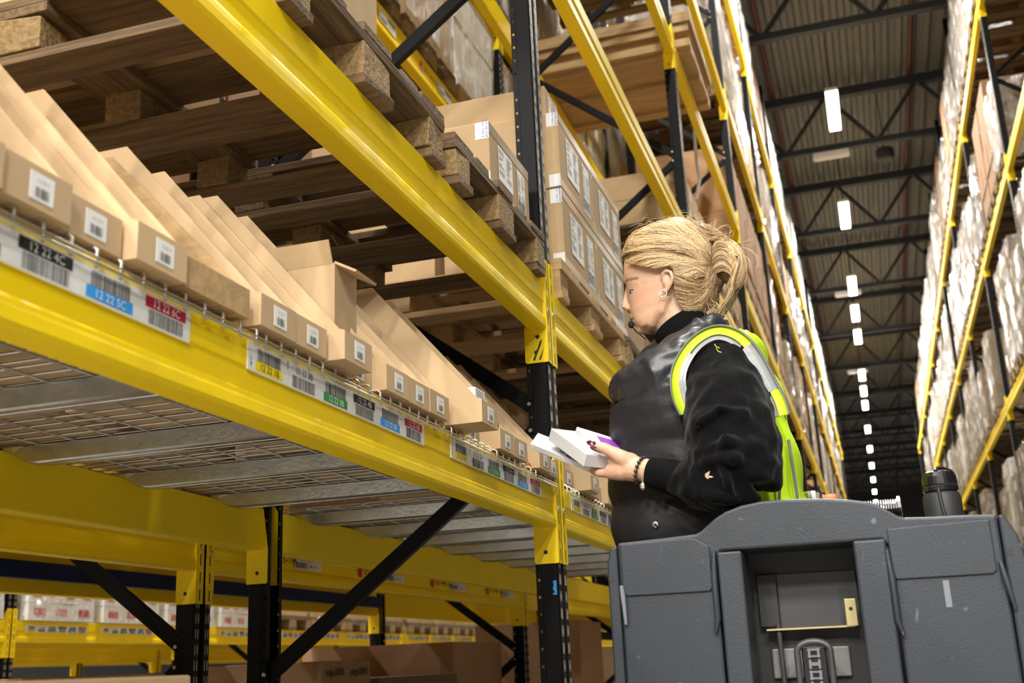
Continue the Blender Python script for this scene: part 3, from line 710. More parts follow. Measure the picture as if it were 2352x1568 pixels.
LP = {'a': load_proto(1.55, 'load_carton', seed=1, rows=5), 'b': load_proto(1.32, 'load_carton', seed=2, rows=4), 'c': load_proto(1.42, 'white_label', seed=3, rows=6, white=True), 'd': load_proto(1.12, 'load_carton', seed=4, rows=3, cols=1),
      'e': load_proto(1.55, 'cardboard_brown', False, seed=5, rows=4, labels=False), 'f': load_proto(1.05, 'cardboard', False, seed=6, rows=3), 'g': load_proto(.62, 'cardboard_dark', True, seed=7, rows=2),
      'w': load_proto(.40, 'white_label', True, seed=8, rows=3, cols=3, red=True, labels=False, white=True, nopal=True), 'h': load_proto(.88, 'cardboard', True, seed=12, rows=2), 'i': load_proto(.92, 'white_label', True, seed=13, rows=3, white=True), 's': load_proto(.52, 'cardboard', False, seed=9, rows=2, cols=4)}
KIND = {'a': 'tall film-wrapped carton load', 'b': 'film-wrapped brown load', 'c': 'white film-wrapped load', 'd': 'low film-wrapped load', 'e': 'plain brown carton load', 'f': 'low tan carton load', 'g': 'dark low load', 'h': 'short film-wrapped load', 'i': 'short white film-wrapped load', 'w': 'white load with red print', 's': 'low load of small cartons'}
_lc = set(); NLOAD = [0]
def put_load(kd, x, y, z, rz, lab):
    p = LP[kd]; NLOAD[0] += 1; lab = KIND[kd]+lab
    if kd not in _lc: _lc.add(kd); p.location = (x, y, z); p.rotation_euler = (0, 0, rz); return tag(p, lab, 'pallet load', 'pallet loads on the racks')
    return dup(p, (x, y, z), rz, lab, 'pallet loads on the racks')
SL = ['first', 'second', 'third', 'fourth']
# opposite rack (faces -X): rotate by pi about z, origin at front, y runs down
R2 = random.Random(11)
for k in range(0, 10):
    for li, (z, nm) in enumerate(((0.001, 'floor'), (2.106, 'lowest level'), (4.156, 'second level'), (6.256, 'third level'), (8.376, 'top level'))):
        for j in range(4):
            if k < 2 and li in (3, 4): continue
            if R2.random() < .10: continue
            kd = R2.choice('aabbbcdde') if li else R2.choice('eefb')
            y = RY0+PITCH_Y*k+.1+.05+j*.87
            put_load(kd, XR-.02, y+.8, z, PI, ', opposite rack, %s, bay %s, %s slot' % (nm, ORD[k], SL[j]))
# main rack beyond the woman
for k in range(1, 11):
    for z, pr, nm in LB[k]:
        zt = z+(.133 if pr is bp_lo else .155)+.001
        for j in range(4):
            if k == 1 and nm in ('fourth level', 'low shelf') : continue
            if k == 1 and nm == 'fifth level' and j > 1: continue
            if R2.random() < .12: continue
            kd = R2.choice('abbcedf') if k > 1 else ('s' if nm == 'third level' else R2.choice('eef'))
            if nm == 'low shelf': kd = 's'
            if k > 1 and nm == 'third level': kd = 's'
            put_load(kd, XL-.005, post_y(k)+.14+j*.875, zt, 0, ', main rack, %s, bay %s past the woman, %s slot' % (nm, ORD[k-1], SL[j]))
# level above the sealed cartons, bay behind the woman
# back row behind the main rack (front at x -2.17)
for k in range(-1, 4):
    for z, nm in ((.001, 'floor'), (1.406, 'low shelf'), (2.081, 'second level'), (4.326, 'middle level'), (5.456, 'upper level')):
        for j in range(4):
            if nm == 'low shelf': continue
            if nm == 'floor' and k < 2: continue
            y = post_y(k)+.14+j*.875
            kd = {'floor': 'f', 'second level': R2.choice('fefe'), 'middle level': R2.choice('dgdg'), 'upper level': R2.choice('abca')}[nm]
            if nm == 'middle level': kd = R2.choice('hhi')
            put_load(kd, -2.165, y, z, 0, ', back row, %s, bay %s, %s slot' % (nm, ORD[k+1], SL[j]))
# across the second aisle
for k in range(-1, 6):
    for z, nm in ((1.376, 'low shelf'), (3.06, 'middle level'), (.001, 'floor')):
        for j in range(4):
            if nm == 'middle level' and k < 0: continue
            y = post_y(k)+.12+j*.875; kd = 's' if nm == 'low shelf' else R2.choice('abca')
            if nm == 'low shelf' and (k, j) in ((1, 0), (1, 1), (1, 2), (1, 3), (0, 3)): kd = 'w'
            if nm == 'low shelf' and k > 1: kd = R2.choice('hhs')
            if nm == 'floor': kd = 's'
            put_load(kd, -6.03, y, z, 0, ', across the second aisle, %s, bay %s, %s slot' % (nm, ORD[k+1], SL[j]))
# cartons standing on the floor pallets under the low shelf
def floor_pallet(x, y, lab, p=None): put(p or pS, (x, y, .001), lab, 'pallet', 'wooden pallets on the racks')
floor_pallet(-1.0, 1.05, 'wooden pallet on the floor under the near low shelf'); floor_pallet(-2.2, 4.3, 'wooden pallet on the floor of the back row under the printed carton')
floor_pallet(-2.2, 5.15, 'wooden pallet on the floor under the long dark carton'); floor_pallet(-2.2, 6.0, 'wooden pallet on the floor under the wrapped round-edged carton')
floor_pallet(-2.2, 8.6, 'wooden pallet on the floor past the second upright')
floor_pallet(-2.2, 2.62, 'wooden pallet on the floor under the pale low carton')
GF = 'cartons standing on floor pallets'
carton(-1.75, -1.02, 1.10, 1.56, .146, .908, 'tan carton on the floor pallet at the lower edge beside the camera', seal=False, labels=False, group=GF)
carton(-2.95, -2.24, 2.62, 3.28, .146, .925, 'pale carton with tape, low behind the rear uprights', seal=False, labels=False, group=GF)
c = carton(-3.0, -2.30, 4.49, 4.97, .146, .955, 'large carton printed edge2000 standing low behind the diagonal brace', 'cardboard_brown', seal=False, labels=False, group=GF)
for y0 in (.03, .27):
    b = MB(); b.text('edge2000', (.0015, y0, .748), (0, 1, 0), (0, 0, 1), .030, 'ink', bold=True); b.build('printed_lettering', c)
carton(-3.05, -2.28, 5.02, 6.05, .146, .875, 'long dark brown carton beside the edge2000 carton', 'cardboard_dark', seal=False, labels=False, group=GF)
r = empty('wrapped_round_carton', (-2.30, 6.10, .146)); b = MB()
poly = [(-1.0, 0), (-.04, 0), (0, .04), (0, .8), (-.02, .86), (-.12, .895), (-1.0, .895)]
poly = [(-.95, 0), (-.10, 0), (-.03, .02), (0, .10), (0, .78), (-.95, .78)]
b.prism(poly, lambda p: (p[0], p[1], 0), lambda p: (p[0], p[1], .90), 'cardboard_brown'); b.build('carton_body', r)
b = MB(); poly = [(-.96, -.01), (-.09, -.012), (-.02, .01), (.012, .10), (.012, .80), (-.96, .80)]
b.prism(poly, lambda p: (p[0], p[1], .02), lambda p: (p[0], p[1], .55), 'stretch_film', caps=False); b.build('stretch_film', r)
tag(r, 'big brown round-edged carton half wrapped in film, low in the back row', 'carton')
carton(-3.1, -2.25, 8.65, 9.35, .146, 1.22, 'tall carton low behind the second upright', 'cardboard_brown', seal=False, labels=False, group=GF)
# loose film strip hanging from a beam
b = MB(); pts = [at(1590, 215, 8.2), at(1594, 260, 8.2), at(1596, 320, 8.2), at(1600, 370, 8.2), at(1607, 410, 8.2), at(1600, 455, 8.2)]
b.tube(pts, .014, 'film_white', 6); tag(b.build('film_streamer', smooth=True), 'white strip of torn film hanging down from the high beam', 'film strip')
print('loads', NLOAD[0])

for k_, p_ in LP.items():
    if k_ not in _lc:
        for c in kids(p_): bpy.data.objects.remove(c)
        bpy.data.objects.remove(p_)
for p_ in (pN,):
    for c in kids(p_): bpy.data.objects.remove(c)
    bpy.data.objects.remove(p_)
# ---------------------------------------------------------------- order-picking truck
def truck_mat():
    m, t, b = newmat('truck_plastic'); N = t.nodes; L = t.links; sock(b, 'Roughness', .42); sock(b, 'Specular IOR Level', .4)
    tc = N.new('ShaderNodeTexCoord')
    n = N.new('ShaderNodeTexNoise'); n.inputs['Scale'].default_value = 5; n.inputs['Detail'].default_value = 8; L.new(tc.outputs['Object'], n.inputs['Vector'])
    r = N.new('ShaderNodeValToRGB'); r.color_ramp.elements[0].color = (.016, .020, .027, 1); r.color_ramp.elements[1].color = (.026, .031, .040, 1); L.new(n.outputs['Fac'], r.inputs[0])
    # scuffs: thin light scratches
    mp = N.new('ShaderNodeMapping'); mp.inputs['Rotation'].default_value = (0, .35, 0); mp.inputs['Scale'].default_value = (22, 3, 2.2); L.new(tc.outputs['Object'], mp.inputs[0])
    v = N.new('ShaderNodeTexNoise'); v.inputs['Scale'].default_value = 3; v.inputs['Detail'].default_value = 3; L.new(mp.outputs[0], v.inputs['Vector'])
    r2 = N.new('ShaderNodeValToRGB'); r2.color_ramp.elements[0].position = .72; r2.color_ramp.elements[1].position = .80; r2.color_ramp.elements[0].color = (0, 0, 0, 1); r2.color_ramp.elements[1].color = (.35, .35, .35, 1); L.new(v.outputs['Fac'], r2.inputs[0])
    sp = N.new('ShaderNodeTexNoise'); sp.inputs['Scale'].default_value = 38; sp.inputs['Detail'].default_value = 1; L.new(tc.outputs['Object'], sp.inputs['Vector'])
    r3 = N.new('ShaderNodeValToRGB'); r3.color_ramp.elements[0].position = .74; r3.color_ramp.elements[1].position = .80; r3.color_ramp.elements[0].color = (0, 0, 0, 1); r3.color_ramp.elements[1].color = (.5, .5, .5, 1); L.new(sp.outputs['Fac'], r3.inputs[0])
    ad = N.new('ShaderNodeMath'); ad.operation = 'MAXIMUM'; L.new(r2.outputs[0], ad.inputs[0]); L.new(r3.outputs[0], ad.inputs[1])
    mx = N.new('ShaderNodeMixRGB'); mx.inputs[2].default_value = (.16, .18, .21, 1); L.new(ad.outputs[0], mx.inputs[0]); L.new(r.outputs[0], mx.inputs[1]); L.new(mx.outputs[0], b.inputs['Base Color'])
    n3 = N.new('ShaderNodeTexNoise'); n3.inputs['Scale'].default_value = 420; L.new(tc.outputs['Object'], n3.inputs['Vector'])
    bp = N.new('ShaderNodeBump'); bp.inputs['Strength'].default_value = .25; bp.inputs['Distance'].default_value = .002; L.new(n3.outputs['Fac'], bp.inputs['Height']); L.new(bp.outputs[0], b.inputs['Normal'])
truck_mat()
pbr('truck_inner', (.009, .009, .009), .5, 0, .3, 9, dirt=.3); pbr('truck_metal', (.055, .056, .06), .4, .3, .25, 9)
pbr('brass_zinc', (.62, .52, .26), .35, .7, .15, 20); pbr('rubber', (.012, .012, .013), .55); pbr('gloss_black', (.008, .008, .009), .25, coat=.5); pbr('matte_black', (.018, .018, .019), .55)
pbr('plate_grey', (.16, .155, .15), .45, 0, .15, 9); pbr('scuff', (.13, .14, .16), .6); pbr('orange_red', (.7, .22, .12), .4); pbr('chrome', (.8, .8, .8), .12, 1.0)
YT = 2.10
def tp_(px, py, Y=YT): p = at(px, py, Y); return (p.x, p.z)
truck = empty('order_picking_truck', (-.125, 2.4, 0)); tag(truck, 'grey order-picking truck with scuffed arched back panel, in front of the woman', 'truck')
TX, TYY = -.125, 2.4
def tb(b, name, **k):
    b.v = [(x-TX, y-TYY, z) for x, y, z in b.v]; return b.build(name, truck, **k)
def plate(name, poly, y0, y1, mat='truck_plastic', bevel=.004):
    b = MB(); b.prism(poly, lambda p: (p[0], y0, p[1]), lambda p: (p[0], y1, p[1]), mat); return tb(b, name, bevel=bevel, fixn=True)
zb = .22
TLc = tp_(1416, 1245); TRc = tp_(2290, 1181)
curve = [tp_(*q) for q in ((1416, 1246), (1470, 1240), (1540, 1232), (1596, 1225), (1608, 1219), (1622, 1206), (1640, 1190), (1664, 1174), (1700, 1160), (1745, 1150), (1800, 1145), (1890, 1143), (1950, 1146), (1990, 1151), (2020, 1160), (2046, 1174), (2064, 1184), (2078, 1187), (2150, 1185), (2230, 1181), (2290, 1180))]
nl = tp_(1640, 1266); nr = tp_(2040, 1237)
poly = curve+[(TRc[0], zb), (nr[0], zb), (nr[0], nr[1]-.012), (nr[0]-.012, nr[1]), (nl[0]+.012, nl[1]), (nl[0], nl[1]-.012), (nl[0], zb), (TLc[0], zb)]
plate('back_panel', poly, YT+.004, YT+.05, bevel=.005)
# raised upper pads
l0 = tp_(1434, 1254); l1 = tp_(1638, 1360)
def pad(x0, x1, z0, ztop):
    tops = [c for c in curve if x0 < c[0] < x1]
    P = [(x0, z0+.006), (x0, ztop)]+[(c[0], c[1]-.006) for c in tops]+[(x1, ztop), (x1, z0+.006), (x1-.006, z0), (x0+.006, z0)]
    return P
lx0, _ = tp_(1432, 1365); lx1, lz0 = tp_(1638, 1357); ztl = tp_(1434, 1250)[1]
plate('upper_pad', [(lx0, lz0+.006), (lx0, ztl), (lx1-.03, tp_(1590, 1232)[1]-.002), (lx1, tp_(1640, 1240)[1]-.01), (lx1, lz0+.006), (lx1-.006, lz0), (lx0+.006, lz0)], YT-.0005, YT+.01, bevel=.002)
rx0, rz0 = tp_(2052, 1331); rx1, _ = tp_(2292, 1318); ztr = tp_(2280, 1187)[1]-.003
plate('upper_pad', [(rx0, rz0+.006), (rx0, ztr-.004), (rx1, ztr), (rx1, rz0+.006), (rx1-.006, rz0), (rx0+.006, rz0)], YT-.0005, YT+.01, bevel=.002)
# side flanges with bolt holes
for a, c, q in (((1392, 1258), (1417, 1247), (1406, 1329)), ((2291, 1180), (2342, 1215), (2320, 1268))):
    x0 = tp_(*a)[0]; x1 = tp_(*c)[0]; zt = tp_(*a)[1] if a[0] < 2000 else tp_(2318, 1180)[1]
    if a[0] < 2000: P = [(x0, zb), (x0, zt-.03), (x0+.008, zt-.001), (x1-.001, zt+.002), (x1-.001, zb)]
    else: P = [(x0+.001, zb), (x0+.001, zt), (x1-.022, zt), (x1-.004, zt-.035), (x1+.006, zt-.09), (x1+.010, zb)]
    plate('side_flange', P, YT-.002, YT+.055, bevel=.004)
    b = MB(); hx, hz = tp_(*q); b.face([(hx+.0055*math.cos(t), YT-.0028, hz+.0055*math.sin(t)) for t in [-2*PI*i/16 for i in range(16)]], 'ink'); tb(b, 'bolt_hole')
# columns either side of the opening
for a, c in (((1646, 1266), (1703, 1262)), ((1958, 1240), (2033, 1236))):
    x0, zt = tp_(*a); x1, _ = tp_(*c)
    b = MB(); b.box(x0, x1, YT-.006, YT+.10, zb, zt-.002, 'truck_plastic'); tb(b, 'column', bevel=.004)
for q, lx in ((1646, -1), (2036, 1)):
    x, z = tp_(q, 1290)
    b = MB(); pts = [(x+lx*.003, YT-.004, z+.02), (x+lx*.006, YT-.006, z-.03), (x+lx*.006, YT-.006, z-.10), (x+lx*.013, YT-.004, z-.125)]
    b.tube(pts, [.004, .006, .006, .003], 'truck_plastic', 8); tb(b, 'weld_ridge', smooth=True)
x, z = tp_(1428, 1345)
b = MB(); b.tube([(x, YT-.002, z), (x+.002, YT-.004, z-.02), (x+.004, YT-.003, z-.07)], [.004, .005, .003], 'scuff', 8); tb(b, 'corner_ridge', smooth=True)
x, z = tp_(2298, 1290)
b = MB(); b.tube([(x, YT-.002, z), (x+.004, YT-.005, z-.03), (x+.012, YT-.004, z-.08)], [.004, .006, .003], 'truck_plastic', 8); tb(b, 'corner_ridge', smooth=True)
b = MB(); x, z = tp_(2165, 1332); b.box(x, x+.010, YT-.0012+.004, YT+.0045, z-.045, z, 'scuff'); tb(b, 'tape_residue')
# inside of the opening
ox0 = tp_(1700, 1262)[0]; ox1 = tp_(1960, 1240)[0]
b = MB(); b.box(ox0-.02, ox1+.02, YT+.150, YT+.158, zb, nl[1]+.02, 'truck_inner'); tb(b, 'inner_back')
b = MB(); b.box(ox0-.02, ox1+.02, YT+.05, YT+.15, nl[1]+.002, nl[1]+.008, 'truck_inner'); tb(b, 'inner_top')
b = MB(); y_ = YT+.14; xa, zt = tp_(1752, 1322, y_); xc, z0 = tp_(1952, 1436, y_); b.box(xa-.0, xc+.02, y_, y_+.004, z0, zt, 'truck_metal'); tb(b, 'cross_plate')
b = MB(); b.box(xa, xc+.01, y_-.03, y_, z0-.003, z0, 'brass_zinc'); tb(b, 'zinc_ledge')
b = MB(); xa2, zt2 = tp_(1752, 1322, y_); b.box(xa2-.012, xa2+.025, y_-.012, y_, z0+.004, zt2+.002, 'truck_inner'); tb(b, 'mounting_plate', bevel=.002)
y2 = YT+.10; xa, zt = tp_(1938, 1375, y2); xc, z1 = tp_(1972, 1436, y2)
b = MB(); b.box(xa, xc, y2, y2+.004, z1, zt, 'brass_zinc'); o = tb(b, 'zinc_bracket', bevel=.001)
b = MB(); hx, hz = (xa+xc)/2, zt-.018; b.face([(hx-TX+.0035*math.cos(t), y2-.0006-TYY, hz+.0035*math.sin(t)) for t in [-2*PI*i/14 for i in range(14)]], 'ink'); b.build('bracket_hole', o)
b = MB(); y3 = YT+.138; xa, zt = tp_(1772, 1490, y3); xc, z1 = tp_(1958, 1552, y3); b.box(xa, xc, y3, y3+.01, z1, zt, 'plate_grey'); tb(b, 'lower_plate', bevel=.003)
# chain in its rounded guide
y4 = YT+.07; cx, cz = tp_(1866, 1470, y4)
b = MB(); hw = .029; pts = [(cx-hw, y4, zb+.05), (cx-hw, y4, cz-.03)]+[(cx-hw*math.cos(a)*1, y4, cz-.018+.016*math.sin(a)) for a in [PI*i/10 for i in range(0, 11)]]+[(cx+hw, y4, cz-.03), (cx+hw, y4, zb+.05)]
b.tube(pts, .006, 'truck_metal', 8); tb(b, 'chain_guide', smooth=True)
b = MB(); b.box(cx-.022, cx+.022, y4+.004, y4+.02, zb+.05, cz-.012, 'gloss_black'); tb(b, 'chain_backing', bevel=.003)
for i in range(12):
    b = MB(); zz = cz-.022-i*.019
    for s in (-1, 1): b.box(cx+s*.008-.0022, cx+s*.008+.0022, y4-.002, y4+.003, zz-.008, zz+.008, 'chrome')
    if i % 2 == 0: b.box(cx-.011, cx+.011, y4-.004, y4-.001, zz+.004, zz+.007, 'chrome'); b.box(cx-.011, cx+.011, y4-.004, y4-.001, zz-.007, zz-.004, 'chrome')
    else: b.box(cx-.007, cx+.007, y4-.001, y4+.002, zz-.003, zz+.003, 'chrome')
    tb(b, 'chain_link')
b = MB(); x, z = tp_(1788, 1440, YT+.12); b.tube([(x, YT+.12, z+.005), (x+.001, YT+.12, z-.06), (x+.004, YT+.12, zb+.1)], .005, 'truck_metal', 8); tb(b, 'cable', smooth=True)
# body beyond the panel, platform, wheels
b = MB(); b.box(-.48, .235, YT+.06, YT+.09, zb, 1.05, 'truck_inner'); 
b = MB(); b.box(-.46, .21, 2.20, 3.05, .12, .168, 'matte_black'); tb(b, 'standing_platform', bevel=.006)
b = MB(); b.box(-.44, .20, 3.06, 3.75, .12, .72, 'truck_plastic'); tb(b, 'battery_housing', bevel=.02)
b = MB(); b.box(-.44, .20, 2.155, 2.34, .12, .215, 'truck_plastic'); tb(b, 'chassis', bevel=.01)
for x in (-.38, .13):
    for y in (2.28, 3.5):
        b = MB(); b.lathe([(.07, -.03), (.08, -.02), (.08, .02), (.07, .03)], (x, y, .08), 'rubber', 20, 'x'); tb(b, 'wheel', smooth=False)
# control console with grip
b = MB(); b.box(-.12, .16, 2.36, 2.46, .99, 1.03, 'matte_black'); tb(b, 'console', bevel=.01)
b = MB(); b.box(-.04, .05, 2.40, 2.44, .20, 1.0, 'matte_black'); tb(b, 'console_post', bevel=.01)
g0 = at(1960, 1172, 2.40); g1 = at(2062, 1167, 2.40); b = MB(); prof = []; n = 18; L = g1.x-g0.x
for i in range(n):
    prof += [(.0165, L*i/n), (.0205, L*(i+.25)/n), (.0205, L*(i+.7)/n), (.0165, L*(i+.95)/n)]
prof += [(.026, L), (.026, L+.006), (.012, L+.008)]
b.lathe(prof, (g0.x, g0.y, g0.z-.004), 'gloss_black', 20, 'x'); tb(b, 'ribbed_grip')
b = MB(); c = at(1866, 1139, 2.40); b.lathe([(.020, -.05), (.020, -.012), (.024, -.010), (.026, .004), (.022, .008)], (c.x, c.y, c.z), 'chrome', 20); tb(b, 'metal_knob', smooth=False)
b = MB(); c = at(1907, 1140, 2.40); b.lathe([(.013, -.05), (.014, -.002), (.011, .004)], (c.x, c.y, c.z), 'orange_red', 16); tb(b, 'orange_button', smooth=False)
b = MB(); c = at(2185, 1200, 2.42); b.box(c.x-.09, c.x+.07, 2.34, 2.50, 1.028, 1.034, 'matte_black'); b.box(-.02, .20, 2.45, 2.50, .99, 1.03, 'matte_black'); tb(b, 'bottle_tray')
# bottle
bc = at(2158, 1107, 2.42); bt = empty('drinking_bottle', (bc.x, bc.y, 1.0345)); zt = at(2155, 1083, 2.42).z-1.0345; zs = at(2160, 1131, 2.42).z-1.0345
b = MB(); b.lathe([(.030, 0), (.036, .004), (.037, zs-.012), (.034, zs-.003), (.030, zs)], (0, 0, 0), 'matte_black', 32); b.build('bottle_body', bt, smooth=True)
b = MB(); b.lathe([(.031, zs+.0005), (.0345, zs+.002), (.0345, zs+.010), (.033, zs+.012), (.034, zs+.014), (.033, zt-.012), (.030, zt-.003), (.022, zt)], (0, 0, 0), 'gloss_black', 32); o = b.build('bottle_lid', bt, smooth=False)
b = MB(); b.tube([(-.006, -.028, zt-.004), (-.004, -.010, zt+.004), (.010, .0, zt+.005), (.026, .004, zt-.002)], .005, 'gloss_black', 8); b.build('lid_latch', o, smooth=True)
b = MB(); b.tube([(-.006, -.0355, zs+.004), (-.004, -.040, zs-.03), (.001, -.039, zs-.07), (.004, -.0385, zs-.10)], .004, 'rubber', 6); b.build('carry_strap', bt, smooth=True)
tag(bt, 'matte black drinking bottle with glossy lid standing on the truck', 'bottle')
# ---------------------------------------------------------------- the woman
def skin_mat():
    m, t, b = newmat('skin'); N = t.nodes; L = t.links; sock(b, 'Roughness', .48); sock(b, 'Subsurface Weight', .15); sock(b, 'Subsurface Radius', (.012, .004, .002)); sock(b, 'Subsurface Scale', 1.0)
    a = N.new('ShaderNodeVertexColor'); a.layer_name = 'tint'
    n = N.new('ShaderNodeTexNoise'); n.inputs['Scale'].default_value = 60; n.inputs['Detail'].default_value = 5; tc = N.new('ShaderNodeTexCoord'); L.new(tc.outputs['Object'], n.inputs['Vector'])
    mx = N.new('ShaderNodeMixRGB'); mx.blend_type = 'MULTIPLY'; mx.inputs[0].default_value = .25; L.new(a.outputs[0], mx.inputs[1]); L.new(n.outputs['Fac'], mx.inputs[2]); L.new(mx.outputs[0], b.inputs['Base Color'])
    bp = N.new('ShaderNodeBump'); bp.inputs['Strength'].default_value = .12; bp.inputs['Distance'].default_value = .002; n.inputs['Scale'].default_value = 160; L.new(n.outputs['Fac'], bp.inputs['Height']); L.new(bp.outputs[0], b.inputs['Normal'])
skin_mat()
for nm, c, r_ in (('hair_light', (.92, .70, .42), .28), ('hair_mid', (.55, .34, .145), .42), ('hair_dark', (.20, .115, .05), .5)):  # blonde tones, spread apart to put highlights and brown shadows into the strands
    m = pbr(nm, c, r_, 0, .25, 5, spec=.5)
pbr('hair_shade_cap', (.26, .165, .07), .5, 0, .4, 40)  # shell under the strands, coloured dark so gaps look shadowed
pbr('fleece', (.0035, .0035, .004), .9, 0, .3, 30, bump=.3, bscale=240, spec=.08); MATS['fleece'].node_tree.nodes['Principled BSDF'].inputs['Sheen Weight'].default_value = .09; MATS['fleece'].node_tree.nodes['Principled BSDF'].inputs['Sheen Roughness'].default_value = .4
pbr('puffer', (.019, .018, .021), .48, 0, .3, 12, bump=.35, bscale=28, spec=.18); pbr('puffer_shiny', (.020, .021, .027), .36, 0, .08, 10, (1, 1, 1), bump=.25, bscale=14)
pbr('knit', (.004, .004, .0045), .9, bump=.5, bscale=300, spec=.1)
pbr('hivis', (.62, .95, .015), .6, 0, .12, 9, bump=.15, bscale=60); pbr('reflective', (.27, .28, .29), .4, .1, .1, 20, bump=.1, bscale=60); pbr('piping', (.14, .145, .15), .7)
pbr('nail', (.075, .004, .018), .12, coat=.6); pbr('bead', (.01, .01, .011), .2, coat=.4); pbr('eye_white', (.38, .33, .30), .45); pbr('iris', (.015, .02, .025), .3); pbr('lash', (.02, .012, .008), .7)
pbr('denim', (.012, .013, .018), .8); pbr('silver', (.8, .78, .74), .2, 1.0); pbr('thread_tan', (.62, .42, .27), .7); pbr('purple_print', (.28, .06, .42), .4); pbr('navy_print', (.02, .02, .07), .4); pbr('foam', (.008, .008, .008), .95)
pbr('paper_white', (.56, .56, .57), .5)
YW = 2.5
wroot_loc = V((at(1620, 1200, YW).x, YW, .168))
def baked(b, name, voxel, parent, mat, smooth=4, disp=None, tint=None, keep=False, dec=None):
    """join overlapping volumes into one continuous surface"""
    me = b.mesh(name); bm = bmesh.new(); bm.from_mesh(me); bmesh.ops.remove_doubles(bm, verts=bm.verts, dist=1e-6); bmesh.ops.recalc_face_normals(bm, faces=bm.faces); bm.to_mesh(me); bm.free()
    o = bpy.data.objects.new(name, me); C.objects.link(o)
    m = o.modifiers.new('r', 'REMESH'); m.mode = 'VOXEL'; m.voxel_size = voxel; m.use_smooth_shade = True
    m = o.modifiers.new('s', 'SMOOTH'); m.factor = .6; m.iterations = smooth
    if disp:
        for (st, size, nd) in disp:
            tx = bpy.data.textures.new('t', 'CLOUDS'); tx.noise_scale = size; tx.noise_depth = nd
            d = o.modifiers.new('d', 'DISPLACE'); d.texture = tx; d.strength = st; d.mid_level = .5; d.texture_coords = 'GLOBAL'
    dg = bpy.context.evaluated_depsgraph_get(); dg.update()
    nm = bpy.data.meshes.new_from_object(o.evaluated_get(dg)); bpy.data.objects.remove(o)
    nm.name = name; nm.materials.clear(); nm.materials.append(MATS[mat]); nm.polygons.foreach_set('use_smooth', [True]*len(nm.polygons))
    if tint:
        ca = nm.color_attributes.new('tint', 'FLOAT_COLOR', 'POINT'); buf = []
        for v in nm.vertices: buf += list(tint(v.co))+[1]
        ca.data.foreach_set('color', buf)
    o = bpy.data.objects.new(name, nm); C.objects.link(o)
    if parent: o.parent = parent; o.matrix_parent_inverse = Matrix.Translation(-parent.location) if False else Matrix.Identity(4); o.location = -V(parent.location)
    return o
# --- head axes
NOD = math.radians(13); UP = V((-math.sin(NOD), 0, math.cos(NOD))); FW = V((-math.cos(NOD), 0, -math.sin(NOD)))
HO = at(1545, 652, YW)
def loc2(px, py): p = at(px, py, YW)-HO; return (p.dot(FW), p.dot(UP))
def W3(f, h, y=0): return HO+FW*f+UP*h+V((0, y, 0))
def interp(pts, h):
    pts = sorted(pts, key=lambda p: p[1])
    if h <= pts[0][1]: return pts[0][0]
    for a, c in zip(pts, pts[1:]):
        if a[1] <= h <= c[1]:
            t = (h-a[1])/max(1e-9, c[1]-a[1]); return a[0]+(c[0]-a[0])*t
    return pts[-1][0]
face_front = [loc2(*q) for q in ((1545, 519), (1500, 522), (1468, 540), (1447, 565), (1437, 595), (1434, 620), (1434, 645), (1440.5, 664), (1444, 690), (1449, 715), (1453, 735), (1461, 750), (1472, 759), (1486, 767))]
skull_back = [loc2(*q) for q in ((1545, 519), (1590, 524), (1620, 548), (1638, 590), (1638, 640), (1618, 680), (1590, 705), (1570, 730), (1550, 755), (1520, 770))]
HB = loc2(1486, 767)[1]; HT = loc2(1545, 519)[1]
widths = [(.026, HB), (.040, HB+.012), (.050, HB+.030), (.0595, HB+.055), (.066, HB+.085), (.0705, HB+.115), (.074, HB+.145), (.075, HB+.175), (.068, HB+.205), (.048, HT-.014), (.022, HT-.003)]
def head_rows(off=0.0, n=48, hb=None, ht=None, front=face_front, back=skull_back, pw=2.3, wo=None):
    rows = []; hb = HB if hb is None else hb; ht = HT if ht is None else ht; m = 44
    for i in range(m+1):
        h = hb+(ht-hb)*i/m; ff = interp(front, h)+off; fb = interp(back, h)-off; w = interp(widths, h)+(off if wo is None else wo)
        c = (ff+fb)/2 if ff-fb < .1 else fb+.085; r = []
        for j in range(n):
            a = 2*PI*j/n; ca, sa = math.cos(a), math.sin(a); rf = (ff-c) if ca > 0 else (c-fb); p = pw if ca > 0 else 2.0
            k = (abs(ca)**p+abs(sa)**p)**(-1/p); r.append(W3(c+ca*k*rf, h, sa*k*w))
        rows.append(r)
    return rows
B_ = MB()
rows = head_rows(); B_.grid(rows, 'skin', True); B_.face(rows[0][::-1], 'skin'); B_.face(rows[-1], 'skin')
def P_(px, py, y): return V((at(px, py, YW).x, YW+y, at(px, py, YW).z))
def Q_(px, py, y): p = at(px, py, YW-abs(y)); return V((p.x, YW+y, p.z))
def D_(px, py, y): return at(px, py, YW+y)
def locn(px, py, d=.065): p = at(px, py, YW-d)-HO; return (p.dot(FW), p.dot(UP))
